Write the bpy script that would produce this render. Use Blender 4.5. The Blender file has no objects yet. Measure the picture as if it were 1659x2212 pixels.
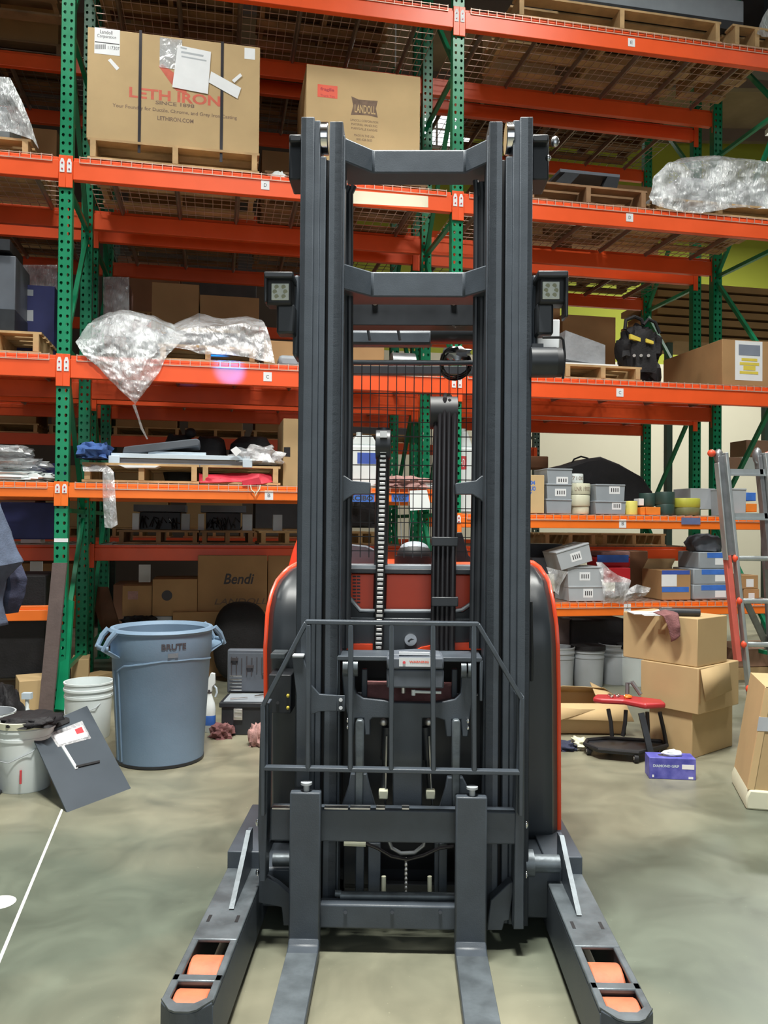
import bpy, math, random
from mathutils import Matrix, Vector, noise
random.seed(7)
SC = bpy.context.scene
COL = SC.collection

# ---------------------------------------------------------------- camera, world, light, exposure
F, PITCH, ROLL, H = 1796.4, 0.0149, 0.0088, 1.43
cd = bpy.data.cameras.new('camera'); cam = bpy.data.objects.new('camera', cd); COL.objects.link(cam)
cd.sensor_fit = 'HORIZONTAL'; cd.sensor_width = 36; cd.lens = 36*F/1659; cd.clip_start = .02; cd.clip_end = 200
cam.matrix_world = Matrix.Translation((0, 0, H)) @ Matrix.Rotation(math.pi/2+PITCH, 4, 'X') @ Matrix.Rotation(ROLL, 4, 'Z')
SC.camera = cam
w = bpy.data.worlds.new('world'); SC.world = w; w.use_nodes = True
w.node_tree.nodes['Background'].inputs[0].default_value = (.80, .92, 1.0, 1)
w.node_tree.nodes['Background'].inputs[1].default_value = 0.15
SC.view_settings.view_transform = 'Standard'; SC.view_settings.look = 'None'
SC.view_settings.gamma = 1; SC.view_settings.exposure = 0.0

def lamp(name, loc, rot, size, energy, color=(1, 1, 1), sy=None):
    l = bpy.data.lights.new(name, 'AREA'); l.energy = energy; l.color = color; l.size = size
    if sy: l.shape = 'RECTANGLE'; l.size_y = sy
    o = bpy.data.objects.new(name, l); COL.objects.link(o); o.location = loc; o.rotation_euler = rot
    return o
# wide cool fill light added behind the viewer, no source seen there
lamp('front_fill_light', (1.0, -5.5, 3.2), (math.radians(82), 0, 0), 7, 150, (.86, .95, 1), 4.5)

# ---------------------------------------------------------------- frames of reference
RK = (-2.4468, 6.3026, .1985)          # the racking: s along, t behind the front face
TR = (.108, 2.87, -.02)                # the reach truck
WD = (0, 0, 0)
W, DEP = 3.0997, 1.12

def ray(px, py):
    a, b = px-829.5, py-1106; c, s = math.cos(ROLL), math.sin(ROLL)
    u, v = a*c+b*s, -a*s+b*c
    return (u/F, math.cos(PITCH)+v/F*math.sin(PITCH), math.sin(PITCH)-v/F*math.cos(PITCH))
def tow(fr, p):
    c, s = math.cos(fr[2]), math.sin(fr[2])
    return (fr[0]+p[0]*c-p[1]*s, fr[1]+p[0]*s+p[1]*c, p[2])
def tof(fr, p):
    c, s = math.cos(fr[2]), math.sin(fr[2]); x, y = p[0]-fr[0], p[1]-fr[1]
    return (x*c+y*s, -x*s+y*c, p[2])
def at(fr, px, py, t):
    """point of the frame's plane y=t seen at this place of the photograph"""
    d = ray(px, py); c, s = math.cos(fr[2]), math.sin(fr[2])
    o = tof(fr, (0, 0, H)); dx, dy = d[0]*c+d[1]*s, -d[0]*s+d[1]*c
    k = (t-o[1])/dy
    return (o[0]+k*dx, t, H+k*d[2])
def R(px, py, t): return at(RK, px, py, t)
def T(px, py, q): return at(TR, px, py, q)
def G(px, py, z=0.0):
    d = ray(px, py); k = (z-H)/d[2]
    return (d[0]*k, d[1]*k, z)

# ---------------------------------------------------------------- mesh builder
class MB:
    def __init__(s): s.v = []; s.f = []
    def add(s, vs, fs):
        n = len(s.v); s.v += [tuple(p) for p in vs]; s.f += [tuple(i+n for i in f) for f in fs]; return s
    def box(s, x0, x1, y0, y1, z0, z1):
        if x0 > x1: x0, x1 = x1, x0
        if y0 > y1: y0, y1 = y1, y0
        if z0 > z1: z0, z1 = z1, z0
        return s.add([(x0,y0,z0),(x1,y0,z0),(x1,y1,z0),(x0,y1,z0),(x0,y0,z1),(x1,y0,z1),(x1,y1,z1),(x0,y1,z1)],
                     [(0,3,2,1),(4,5,6,7),(0,1,5,4),(1,2,6,5),(2,3,7,6),(3,0,4,7)])
    def pbox(s, fr, px0, px1, py0, py1, t0, t1):
        m = (py0+py1)/2; a = at(fr, px0, m, t0); b = at(fr, px1, m, t0)
        c = (px0+px1)/2; z1 = at(fr, c, py0, t0)[2]; z0 = at(fr, c, py1, t0)[2]
        return s.box(a[0], b[0], t0, t1, z0, z1)
    def prism(s, pts, axis, lo, hi):
        """polygon pts (2D) extruded along axis 'x','y','z' from lo to hi"""
        n = len(pts)
        def m(p, h): return (h, p[0], p[1]) if axis == 'x' else (p[0], h, p[1]) if axis == 'y' else (p[0], p[1], h)
        return s.add([m(p, lo) for p in pts]+[m(p, hi) for p in pts],
                     [tuple(range(n)), tuple(range(2*n-1, n-1, -1))]+[(i, i+n, (i+1) % n+n, (i+1) % n) for i in range(n)])
    def ppoly(s, fr, pts, t0, t1):
        q = [at(fr, x, y, t0) for x, y in pts]
        return s.prism([(p[0], p[2]) for p in q], 'y', t0, t1)
    def bar(s, a, b, w, h, up=(0, 0, 1)):
        a, b = Vector(a), Vector(b); d = (b-a).normalized(); u = Vector(up)
        if abs(d.dot(u)) > .95: u = Vector((0, 1, 0))
        r = d.cross(u).normalized(); u = r.cross(d).normalized()
        vs = [p+r*(i*w/2)+u*(j*h/2) for p in (a, b) for i, j in ((-1,-1),(1,-1),(1,1),(-1,1))]
        return s.add(vs, [(0,3,2,1),(4,5,6,7),(0,1,5,4),(1,2,6,5),(2,3,7,6),(3,0,4,7)])
    def tube(s, pts, r, n=8, caps=True):
        pts = [Vector(p) for p in pts]; rs = r if isinstance(r, (list, tuple)) else [r]*len(pts)
        k0 = len(s.v); prev = None
        for i, p in enumerate(pts):
            d = (pts[min(i+1, len(pts)-1)]-pts[max(i-1, 0)]).normalized()
            if prev is None:
                u = Vector((0, 0, 1)) if abs(d.z) < .9 else Vector((1, 0, 0))
            else: u = prev
            a = (u-d*u.dot(d)).normalized(); b = d.cross(a); prev = a
            for j in range(n):
                t = 2*math.pi*j/n; s.v.append(tuple(p+(a*math.cos(t)+b*math.sin(t))*rs[i]))
        for i in range(len(pts)-1):
            for j in range(n):
                A = k0+i*n+j; B = k0+i*n+(j+1) % n; s.f.append((A, B, B+n, A+n))
        if caps:
            s.f.append(tuple(k0+j for j in range(n-1, -1, -1))); e = k0+(len(pts)-1)*n
            s.f.append(tuple(e+j for j in range(n)))
        return s
    def cyl(s, a, b, r, n=20): return s.tube([a, b], r, n)
    def lathe(s, c, prof, n=32, sx=1, sy=1, close=False):
        k0 = len(s.v); m = len(prof)
        for r, z in prof:
            for j in range(n):
                t = 2*math.pi*j/n; s.v.append((c[0]+r*sx*math.cos(t), c[1]+r*sy*math.sin(t), c[2]+z))
        for i in range(m-1):
            for j in range(n):
                A = k0+i*n+j; B = k0+i*n+(j+1) % n; s.f.append((A, B, B+n, A+n))
        if close:
            s.f.append(tuple(k0+j for j in range(n-1, -1, -1))); e = k0+(m-1)*n; s.f.append(tuple(e+j for j in range(n)))
        return s
    def grid(s, fn, nu, nv):
        k = len(s.v)
        for i in range(nu+1):
            for j in range(nv+1): s.v.append(tuple(fn(i/nu, j/nv)))
        for i in range(nu):
            for j in range(nv):
                A = k+i*(nv+1)+j; s.f.append((A, A+nv+1, A+nv+2, A+1))
        return s
    def ball(s, c, rx, ry, rz, nz=0.0, n=20, sc=3.0, pw=1.0, flat=None):
        """a lumpy rounded body"""
        k = len(s.v); m = n//2
        for i in range(m+1):
            ph = math.pi*i/m
            for j in range(n):
                th = 2*math.pi*j/n
                d = Vector((math.sin(ph)*math.cos(th), math.sin(ph)*math.sin(th), math.cos(ph)))
                e = Vector([math.copysign(abs(q)**pw, q) for q in d])
                g = 1+nz*noise.noise(d*sc+Vector(c)*7)
                z = c[2]+e.z*rz*g
                if flat is not None: z = max(z, flat)
                s.v.append((c[0]+e.x*rx*g, c[1]+e.y*ry*g, z))
        for i in range(m):
            for j in range(n):
                A = k+i*n+j; B = k+i*n+(j+1) % n; s.f.append((A, A+n, B+n, B))
        return s
    def text(s, body, x, y, z, w, h, ang=0.0, shear=0.0, bold=0.0, off=.0006):
        """lettering of width w and height h, its lower left corner at x,z on the plane y, read from the front"""
        cu = bpy.data.curves.new('t', 'FONT'); cu.body = body; cu.size = 1; cu.offset = bold; cu.shear = shear
        cu.extrude = .0; cu.resolution_u = 3
        o = bpy.data.objects.new('t', cu); COL.objects.link(o)
        dg = bpy.context.evaluated_depsgraph_get(); me = bpy.data.meshes.new_from_object(o.evaluated_get(dg))
        if len(me.vertices):
            xs = [v.co.x for v in me.vertices]; ys = [v.co.y for v in me.vertices]
            kx = w/max(1e-6, max(xs)-min(xs)); ky = h/max(1e-6, max(ys)-min(ys)); ca, sa = math.cos(ang), math.sin(ang)
            vs = []
            for v in me.vertices:
                a = (v.co.x-min(xs))*kx; b = (v.co.y-min(ys))*ky
                vs.append((x+a*ca-b*sa, y-off, z+a*sa+b*ca))
            s.add(vs, [tuple(p.vertices) for p in me.polygons])
        bpy.data.objects.remove(o); bpy.data.curves.remove(cu); bpy.data.meshes.remove(me)
        return s
    def ptext(s, fr, body, px0, px1, py0, py1, t, **k):
        a = at(fr, px0, py1, t); b = at(fr, px1, py1, t); c = at(fr, px0, py0, t)
        return s.text(body, a[0], t, a[2], b[0]-a[0], c[2]-a[2], **k)
    def turn(s, k0, c, ax, ang):
        m = Matrix.Rotation(ang, 3, ax); c = Vector(c)
        for i in range(k0, len(s.v)): s.v[i] = tuple(c+m@(Vector(s.v[i])-c))
        return s

def mesh_obj(name, mb, fr, base, mat, smooth=True, bev=0.0, solid=0.0, sharp=35):
    me = bpy.data.meshes.new(name)
    me.from_pydata([(p[0]-base[0], p[1]-base[1], p[2]-base[2]) for p in mb.v], [], mb.f)
    me.materials.append(M(mat)); me.update()
    if smooth:
        me.polygons.foreach_set('use_smooth', [True]*len(me.polygons)); me.set_sharp_from_angle(angle=math.radians(sharp))
    o = bpy.data.objects.new(name, me); COL.objects.link(o)
    if solid:
        m = o.modifiers.new('thickness', 'SOLIDIFY'); m.thickness = solid; m.offset = 0
    if bev:
        m = o.modifiers.new('bevel', 'BEVEL'); m.width = bev; m.segments = 2; m.limit_method = 'ANGLE'; m.angle_limit = math.radians(40)
        m.harden_normals = False
    return o
def P(name, mb, mat, subs=(), bev=0.0, solid=0.0, label=None, sharp=35): return (name, mb, mat, subs, bev, solid, label, sharp)

def thing(name, label, cat, fr, parts, group=None, kind=None, single=False):
    vs = []
    def coll(ps):
        for p in ps: vs.extend(p[1].v); coll(p[3])
    coll(parts)
    lo = [min(v[i] for v in vs) for i in range(3)]; hi = [max(v[i] for v in vs) for i in range(3)]
    base = ((lo[0]+hi[0])/2, (lo[1]+hi[1])/2, lo[2])
    if len(parts) == 1 and not parts[0][3]:
        p = parts[0]; o = mesh_obj(name, p[1], fr, base, p[2], bev=p[4], solid=p[5], sharp=p[7])
    else:
        o = bpy.data.objects.new(name, None); COL.objects.link(o); o.empty_display_size = .1
        def build(ps, par):
            for p in ps:
                c = mesh_obj(p[0], p[1], fr, base, p[2], bev=p[4], solid=p[5], sharp=p[7]); c.parent = par
                if p[6]: c['label'] = p[6]
                build(p[3], c)
        build(parts, o)
    o.location = tow(fr, base); o.rotation_euler = (0, 0, fr[2])
    if label: o['label'] = label
    if cat: o['category'] = cat
    if group: o['group'] = group
    if kind: o['kind'] = kind
    return o
def struct(name, mb, mat, fr=WD, label=None, **k):
    return thing(name, label, None, fr, [P(name, mb, mat, **k)], kind='structure')
def copy_tree(o, par=None):
    c = o.copy(); COL.objects.link(c)
    if par: c.parent = par
    for ch in list(o.children): copy_tree(ch, c)
    return c

# ---------------------------------------------------------------- materials
MATS = {}
DEF = {}
def defmat(name, rgb, rough=.5, metal=0., var=.12, scale=8., bump=0., rgb2=None, alpha=1., spec=.5, emit=None, coat=0., bscale=None, detail=4, rvar=0.):
    DEF[name] = (rgb, rough, metal, var, scale, bump, rgb2, alpha, spec, emit, coat, bscale, detail, rvar)
def M(name):
    if name in MATS: return MATS[name]
    rgb, rough, metal, var, scale, bump, rgb2, alpha, spec, emit, coat, bscale, detail, rvar = DEF[name]
    m = bpy.data.materials.new(name); m.use_nodes = True; nt = m.node_tree; b = nt.nodes['Principled BSDF']; L = nt.links.new
    tc = nt.nodes.new('ShaderNodeTexCoord'); nz = nt.nodes.new('ShaderNodeTexNoise')
    L(tc.outputs['Object'], nz.inputs['Vector']); nz.inputs['Scale'].default_value = scale; nz.inputs['Detail'].default_value = detail
    cr = nt.nodes.new('ShaderNodeValToRGB'); cr.color_ramp.elements[0].position = .32; cr.color_ramp.elements[1].position = .68
    c2 = rgb2 or tuple(min(1, c*(1+var)) for c in rgb); c1 = rgb if rgb2 else tuple(c*(1-var) for c in rgb)
    cr.color_ramp.elements[0].color = (*c1, 1); cr.color_ramp.elements[1].color = (*c2, 1)
    L(nz.outputs['Fac'], cr.inputs['Fac']); L(cr.outputs['Color'], b.inputs['Base Color'])
    b.inputs['Roughness'].default_value = rough; b.inputs['Metallic'].default_value = metal
    b.inputs['Specular IOR Level'].default_value = spec; b.inputs['Alpha'].default_value = alpha
    b.inputs['Coat Weight'].default_value = coat
    if rvar:
        mr = nt.nodes.new('ShaderNodeMapRange'); mr.inputs['To Min'].default_value = rough-rvar; mr.inputs['To Max'].default_value = rough+rvar
        L(nz.outputs['Fac'], mr.inputs['Value']); L(mr.outputs['Result'], b.inputs['Roughness'])
    if bump:
        n2 = nt.nodes.new('ShaderNodeTexNoise'); n2.inputs['Scale'].default_value = bscale or scale*6; n2.inputs['Detail'].default_value = 5
        L(tc.outputs['Object'], n2.inputs['Vector'])
        bp = nt.nodes.new('ShaderNodeBump'); bp.inputs['Strength'].default_value = bump; bp.inputs['Distance'].default_value = .01
        L(n2.outputs['Fac'], bp.inputs['Height']); L(bp.outputs['Normal'], b.inputs['Normal'])
    if emit:
        b.inputs['Emission Color'].default_value = (*emit[:3], 1); b.inputs['Emission Strength'].default_value = emit[3]
    MATS[name] = m; return m
defmat('beam_orange', (.90, .105, .020), .38, var=.06, scale=3, spec=.5, rvar=.06)
defmat('beam_amber', (.95, .19, .018), .4, var=.06, scale=3)
defmat('rack_green', (.004, .235, .105), .35, var=.12, scale=6, rvar=.08)
defmat('rack_grey_green', (.08, .14, .12), .5, var=.15, scale=6)
defmat('steel', (.55, .56, .58), .28, 1, var=.1, scale=20)
defmat('zinc', (.62, .60, .57), .42, .9, var=.12, scale=30)
defmat('wire', (.62, .46, .38), .45, .3, var=.1, scale=10)
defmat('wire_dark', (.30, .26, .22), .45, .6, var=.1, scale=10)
defmat('wood', (.50, .33, .16), .75, var=.25, scale=5, bump=.25)
defmat('wood_dark', (.26, .15, .075), .8, var=.3, scale=5, bump=.25)
defmat('carton', (.50, .355, .18), .78, var=.07, scale=3, bump=.05)
defmat('carton_pale', (.60, .43, .22), .78, var=.06, scale=3, bump=.05)
defmat('carton_brown', (.40, .23, .10), .8, var=.1, scale=3, bump=.05)
defmat('carton_red', (.36, .20, .13), .8, var=.1, scale=3)
defmat('paper', (.80, .82, .84), .6, var=.03, scale=9)
defmat('ink', (.05, .045, .05), .6, var=.2, scale=9)
defmat('ink_brown', (.20, .13, .09), .7, var=.2, scale=20)
defmat('ink_red', (.60, .12, .07), .6, var=.12, scale=20)
defmat('tag_red', (.90, .14, .08), .5, var=.05)
defmat('strap_black', (.02, .018, .025), .35, var=.2)
defmat('truck_grey', (.058, .071, .088), .46, var=.10, scale=14, bump=.06, bscale=260, rvar=.06)
defmat('truck_black', (.020, .023, .028), .42, var=.15, scale=14, rvar=.05)
defmat('truck_shell', (.035, .042, .050), .33, var=.10, scale=5)
defmat('truck_orange', (.88, .075, .018), .35, var=.05, scale=4, coat=.2)
defmat('truck_worn', (.12, .14, .155), .42, .35, var=.3, scale=12, bump=.1)
defmat('rubber', (.012, .012, .014), .55, var=.2)
defmat('hose', (.018, .016, .018), .25, var=.2)
defmat('wheel_orange', (.52, .15, .07), .6, var=.16, scale=16, bump=.1)
defmat('lens', (.60, .63, .56), .25, var=.1, scale=30)
defmat('lens_cup', (.33, .34, .24), .2, var=.1, scale=30)
defmat('chrome', (.8, .8, .8), .12, 1, var=.05)
defmat('glove_blue', (.045, .05, .32), .45, rgb2=(.16, .16, .55), scale=14)
defmat('navy', (.022, .028, .13), .6, var=.12)
defmat('brute_grey', (.175, .26, .36), .55, spec=.3, var=.06, scale=5, bump=.05, bscale=120)
defmat('plastic_white', (.74, .80, .80), .4, var=.05, scale=5)
defmat('plastic_cream', (.66, .66, .50), .45, var=.08, scale=5)
defmat('bin_grey', (.30, .335, .37), .5, var=.08, scale=5)
defmat('bin_pale', (.42, .45, .48), .5, var=.06, scale=5)
defmat('yellow', (.85, .78, .20), .5, var=.05)
defmat('lime', (.50, .50, .06), .5, var=.08)
defmat('olive', (.17, .18, .08), .55, var=.12)
defmat('tub_orange', (.85, .24, .03), .5, var=.06)
defmat('dark_green', (.03, .065, .055), .45, var=.12)
defmat('red', (.58, .02, .03), .4, var=.08)
defmat('seat_red', (.42, .03, .035), .38, var=.1)
defmat('strap_red', (.62, .03, .06), .6, var=.12)
defmat('tape_blue', (.05, .17, .60), .55, var=.12, scale=14)
defmat('tape_dim', (.13, .17, .34), .6, var=.12, scale=14)
defmat('label_blue', (.05, .10, .42), .5, var=.08)
defmat('label_red', (.55, .05, .06), .5, var=.08)
defmat('denim', (.075, .10, .155), .85, var=.15, scale=20, bump=.3)
defmat('denim_dark', (.032, .038, .075), .85, var=.15, scale=20, bump=.3)
defmat('cloth_blue', (.04, .10, .30), .8, var=.2, scale=14, bump=.3)
defmat('rag_pink', (.42, .24, .22), .9, var=.15, scale=20, bump=.4)
defmat('rag_maroon', (.20, .085, .085), .9, var=.2, scale=20, bump=.4)
defmat('black_cloth', (.008, .007, .009), .7, var=.3, scale=12, bump=.3)
defmat('board_brown', (.135, .10, .095), .8, var=.1, scale=10, bump=.15)
defmat('board_tan', (.17, .075, .035), .75, var=.2, scale=4)
defmat('plate_grey', (.048, .062, .078), .6, var=.07, scale=6)
defmat('foam_grey', (.10, .115, .135), .9, var=.1, scale=8)
defmat('panel_ice', (.58, .68, .76), .35, var=.04)
defmat('panel_slate', (.24, .27, .34), .4, var=.06)
defmat('alu', (.50, .54, .55), .38, .75, var=.08, scale=14)
defmat('alu_dark', (.25, .26, .27), .4, .7, var=.15, scale=14)
defmat('ladder_red', (.60, .12, .09), .5, var=.12)
defmat('knob_red', (.80, .09, .04), .4, var=.05)
defmat('machine_grey', (.10, .115, .14), .5, var=.1, scale=6)
defmat('cream_wall', (.80, .76, .60), .8, var=.02, scale=1)
defmat('lime_wall', (.42, .46, .05), .8, var=.03, scale=1)
defmat('dark_wall', (.10, .075, .06), .85, var=.1, scale=1)
defmat('side_wall', (.46, .42, .36), .85, var=.05, scale=1)
defmat('ceiling_deck', (.30, .22, .16), .8, var=.15, scale=2)
defmat('joist', (.20, .15, .12), .7, var=.1, scale=2)
defmat('light_tube', (.9, .9, .9), .5, emit=(1, .98, .94, 9.0))
defmat('daylight', (.9, .9, .9), .5, emit=(.95, 1, 1, 2.2))
defmat('lit_sheet', (.9, .95, .95), .5, var=.02)
defmat('mark_white', (.62, .64, .58), .7, var=.08, scale=20)
defmat('film_smoke', (.35, .36, .38), .25, var=.1, bump=.6, bscale=25, alpha=.85)
defmat('cream_gloss', (.85, .80, .62), .25, var=.06, scale=3)
defmat('yellow_label', (.75, .60, .08), .6, var=.06)

def film(name, alo, ahi, tint=(.82, .86, .88), bs=22, strength=.8, streak=1.):
    m = bpy.data.materials.new(name); m.use_nodes = True; nt = m.node_tree; b = nt.nodes['Principled BSDF']; L = nt.links.new
    tc = nt.nodes.new('ShaderNodeTexCoord')
    n1 = nt.nodes.new('ShaderNodeTexNoise'); n1.inputs['Scale'].default_value = bs; n1.inputs['Detail'].default_value = 6; n1.inputs['Distortion'].default_value = 1.6
    mp = nt.nodes.new('ShaderNodeMapping'); mp.inputs['Rotation'].default_value = (0, -.75, 0); mp.inputs['Scale'].default_value = (1, 1, 1/streak)
    L(tc.outputs['Object'], mp.inputs['Vector']); L(mp.outputs['Vector'], n1.inputs['Vector'])
    n2 = nt.nodes.new('ShaderNodeTexNoise'); n2.inputs['Scale'].default_value = 5; n2.inputs['Detail'].default_value = 3; L(tc.outputs['Object'], n2.inputs['Vector'])
    mr = nt.nodes.new('ShaderNodeMapRange'); mr.inputs['From Min'].default_value = .38; mr.inputs['From Max'].default_value = .66
    mr.inputs['To Min'].default_value = alo; mr.inputs['To Max'].default_value = ahi
    L(n2.outputs['Fac'], mr.inputs['Value']); L(mr.outputs['Result'], b.inputs['Alpha'])
    bp = nt.nodes.new('ShaderNodeBump'); bp.inputs['Strength'].default_value = strength; bp.inputs['Distance'].default_value = .02
    L(n1.outputs['Fac'], bp.inputs['Height']); L(bp.outputs['Normal'], b.inputs['Normal'])
    b.inputs['Base Color'].default_value = (*tint, 1); b.inputs['Roughness'].default_value = .16
    b.inputs['Specular IOR Level'].default_value = 1.0; b.inputs['Metallic'].default_value = .25
    MATS[name] = m
film('film', .38, .92, bs=34, strength=.9, streak=4.)
film('film_soft', .25, .6, (.75, .78, .80), 14, .5)
film('film_bag', .3, .75, (.85, .86, .88), 26, .7, 2.)

FLOOR_OFF = (10.49, -19.92, -.55)  # offset picked so the noise paints the lamp-lit front floor pale
def floor_mat():
    m = bpy.data.materials.new('concrete'); m.use_nodes = True; nt = m.node_tree; b = nt.nodes['Principled BSDF']; L = nt.links.new
    tc = nt.nodes.new('ShaderNodeTexCoord')
    def nz(sc, de, dist=0):
        n = nt.nodes.new('ShaderNodeTexNoise'); n.inputs['Scale'].default_value = sc; n.inputs['Detail'].default_value = de
        n.inputs['Distortion'].default_value = dist; L(tc.outputs['Object'], n.inputs['Vector']); return n
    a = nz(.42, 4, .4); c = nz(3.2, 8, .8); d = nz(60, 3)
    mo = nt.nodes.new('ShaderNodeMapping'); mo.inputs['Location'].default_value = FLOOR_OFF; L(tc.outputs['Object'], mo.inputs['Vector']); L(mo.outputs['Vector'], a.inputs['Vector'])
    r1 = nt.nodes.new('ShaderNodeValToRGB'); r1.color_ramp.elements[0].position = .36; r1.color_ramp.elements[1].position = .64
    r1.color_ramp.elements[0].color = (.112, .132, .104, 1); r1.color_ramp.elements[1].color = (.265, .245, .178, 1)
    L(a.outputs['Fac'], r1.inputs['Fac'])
    r2 = nt.nodes.new('ShaderNodeValToRGB'); r2.color_ramp.elements[0].position = .3; r2.color_ramp.elements[1].position = .7
    r2.color_ramp.elements[0].color = (.68, .70, .68, 1); r2.color_ramp.elements[1].color = (1.2, 1.2, 1.16, 1)
    L(c.outputs['Fac'], r2.inputs['Fac'])
    mx = nt.nodes.new('ShaderNodeMix'); mx.data_type = 'RGBA'; mx.blend_type = 'MULTIPLY'; mx.inputs[0].default_value = 1
    L(r1.outputs['Color'], mx.inputs[6]); L(r2.outputs['Color'], mx.inputs[7])
    r3 = nt.nodes.new('ShaderNodeValToRGB'); r3.color_ramp.elements[0].position = .70; r3.color_ramp.elements[1].position = .76
    r3.color_ramp.elements[0].color = (1, 1, 1, 1); r3.color_ramp.elements[1].color = (1.5, 1.5, 1.45, 1); L(d.outputs['Fac'], r3.inputs['Fac'])
    m2 = nt.nodes.new('ShaderNodeMix'); m2.data_type = 'RGBA'; m2.blend_type = 'MULTIPLY'; m2.inputs[0].default_value = 1
    L(mx.outputs[2], m2.inputs[6]); L(r3.outputs['Color'], m2.inputs[7]); L(m2.outputs[2], b.inputs['Base Color'])
    mr = nt.nodes.new('ShaderNodeMapRange'); mr.inputs['To Min'].default_value = .22; mr.inputs['To Max'].default_value = .55
    L(c.outputs['Fac'], mr.inputs['Value']); L(mr.outputs['Result'], b.inputs['Roughness'])
    bp = nt.nodes.new('ShaderNodeBump'); bp.inputs['Strength'].default_value = .08; bp.inputs['Distance'].default_value = .01
    L(c.outputs['Fac'], bp.inputs['Height']); L(bp.outputs['Normal'], b.inputs['Normal'])
    MATS['concrete'] = m
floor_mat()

# ---------------------------------------------------------------- the building
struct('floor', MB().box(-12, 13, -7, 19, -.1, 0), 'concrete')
struct('ceiling', MB().box(-12, 14, -7, 19, 9.4, 9.5), 'ceiling_deck')
TB = 8.6   # distance of the back wall behind the rack face
struct('wall_back', MB().box(3.4, 13.5, TB, TB+.15, 0, 4.7), 'cream_wall', RK)
struct('wall_back_upper', MB().box(3.4, 13.5, TB, TB+.15, 4.7, 9.4), 'lime_wall', RK)
struct('wall_back_left', MB().box(-12, 3.4, TB+.05, TB+.2, 0, 9.4), 'dark_wall', RK)
wa, wb = R(905, 290, TB), R(1015, 290, TB); wz0, wz1 = R(960, 318, TB)[2], R(960, 250, TB)[2]
struct('window_1', MB().box(wa[0], wb[0], TB-.03, TB-.01, wz0, wz1), 'daylight', RK, label='bright high window seen between the racks above the mast')
wm = MB().box(wa[0]-.05, wb[0]+.05, TB-.06, TB-.01, wz0-.06, wz0)
for i in range(4): wm.box(wa[0]+(wb[0]-wa[0])*i/3-.02, wa[0]+(wb[0]-wa[0])*i/3+.02, TB-.06, TB-.03, wz0, wz1)
wm.box(wa[0], wb[0], TB-.06, TB-.03, (wz0+wz1)/2-.015, (wz0+wz1)/2+.015)
struct('window_2', wm, 'paper', RK, label='white frame of the bright high window')
struct('wall_left', MB().box(-12.15, -12, -7, 17, 0, 9.4), 'side_wall')
struct('wall_right', MB().box(13, 13.15, -7, 19, 0, 9.4), 'side_wall')
for i in range(12):
    y = -5.5+i*2.0
    struct('trim_%d' % (i+1), MB().box(-12, 13, y, y+.12, 9.15, 9.398), 'joist')
k = 0
for (x, y, e) in ((-2.6, 4.7, 120), (1.9, 4.7, 155), (-.1, 1.9, 450), (-5.4, 10.9, 8), (.6, 12.0, 10), (6.6, 12.6, 560), (5.8, 5.0, 80), (-6.5, 4.6, 80)):
    k += 1
    where = {1: 'over the aisle, left of the truck', 2: 'over the aisle, right of the truck', 3: 'over the aisle above the mast',
             4: 'behind the racking, far left', 5: 'behind the racking, centre', 6: 'behind the racking, right', 7: 'over the aisle, far right', 8: 'over the aisle, far left'}[k]
    o = thing('ceiling_light', 'long fluorescent high bay light under the ceiling, '+where, 'light', WD,
              [P('housing', MB().box(x-.75, x+.75, y-.2, y+.2, 7.5, 7.58).box(x-.5, x-.48, y-.01, y+.01, 7.58, 9.4).box(x+.48, x+.5, y-.01, y+.01, 7.58, 9.4), 'paper'),
               P('tube', MB().cyl((x-.7, y-.1, 7.47), (x+.7, y-.1, 7.47), .022).cyl((x-.7, y+.1, 7.47), (x+.7, y+.1, 7.47), .022), 'light_tube')], 'high bay ceiling lights')
    l = lamp('ceiling_light_glow', (x, y, 7.42), (0, 0, 0), 1.5, e, (1, 1, .94), .5); l.data.spread = math.radians(140 if k < 3 else 175 if k == 6 else 118)
# ---------------------------------------------------------------- pallet racking
PITCHH = .063
BAYN = {-1: 'left-edge bay', 0: 'left bay', 1: 'right bay', 2: 'outer right bay'}
def upright_mb(s, t, z1, face=-1, w=.098, d=.075, holes=True):
    """perforated C post, holes in its front face"""
    b = MB(); x0, x1 = s-w/2, s+w/2; th = .004
    if not holes:
        return b.box(x0, x1, t, t+d, 0, z1)
    n = int(z1/PITCHH); hr = .0125
    for col in (0, 1):
        xa, xb = (x0, s) if col == 0 else (s, x1); sg = 1 if col == 0 else -1
        cx = s-.024 if col == 0 else s+.024
        for i in range(n):
            za = i*PITCHH; zb = za+PITCHH if i < n-1 else z1; cz = za+PITCHH/2; mx = (xa+xb)/2
            rect = [(xb, zb), (mx, zb), (xa, zb), (xa, cz), (xa, za), (mx, za), (xb, za), (xb, cz)]
            tear = [(.75, .85), (.1, 1.15), (-.65, .9), (-.95, .2), (-.6, -.7), (.1, -1.1), (.6, -.65), (.8, .1)]
            if sg < 0: tear = [(-p[0], p[1]) for p in (tear[2], tear[1], tear[0], tear[7], tear[6], tear[5], tear[4], tear[3])]
            k = len(b.v)
            b.v += [(p[0], t, p[1]) for p in rect]+[(cx+hr*p[0], t, cz+hr*p[1]) for p in tear]
            for q in range(8): b.f.append((k+q, k+(q+1) % 8, k+8+(q+1) % 8, k+8+q))
    b.box(x0, x0+.003, t, t+d, 0, z1); b.box(x1-.003, x1, t, t+d, 0, z1)
    b.box(x0, x0+.038, t+d-.003, t+d, 0, z1); b.box(x1-.038, x1, t+d-.003, t+d, 0, z1)
    return b
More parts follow.
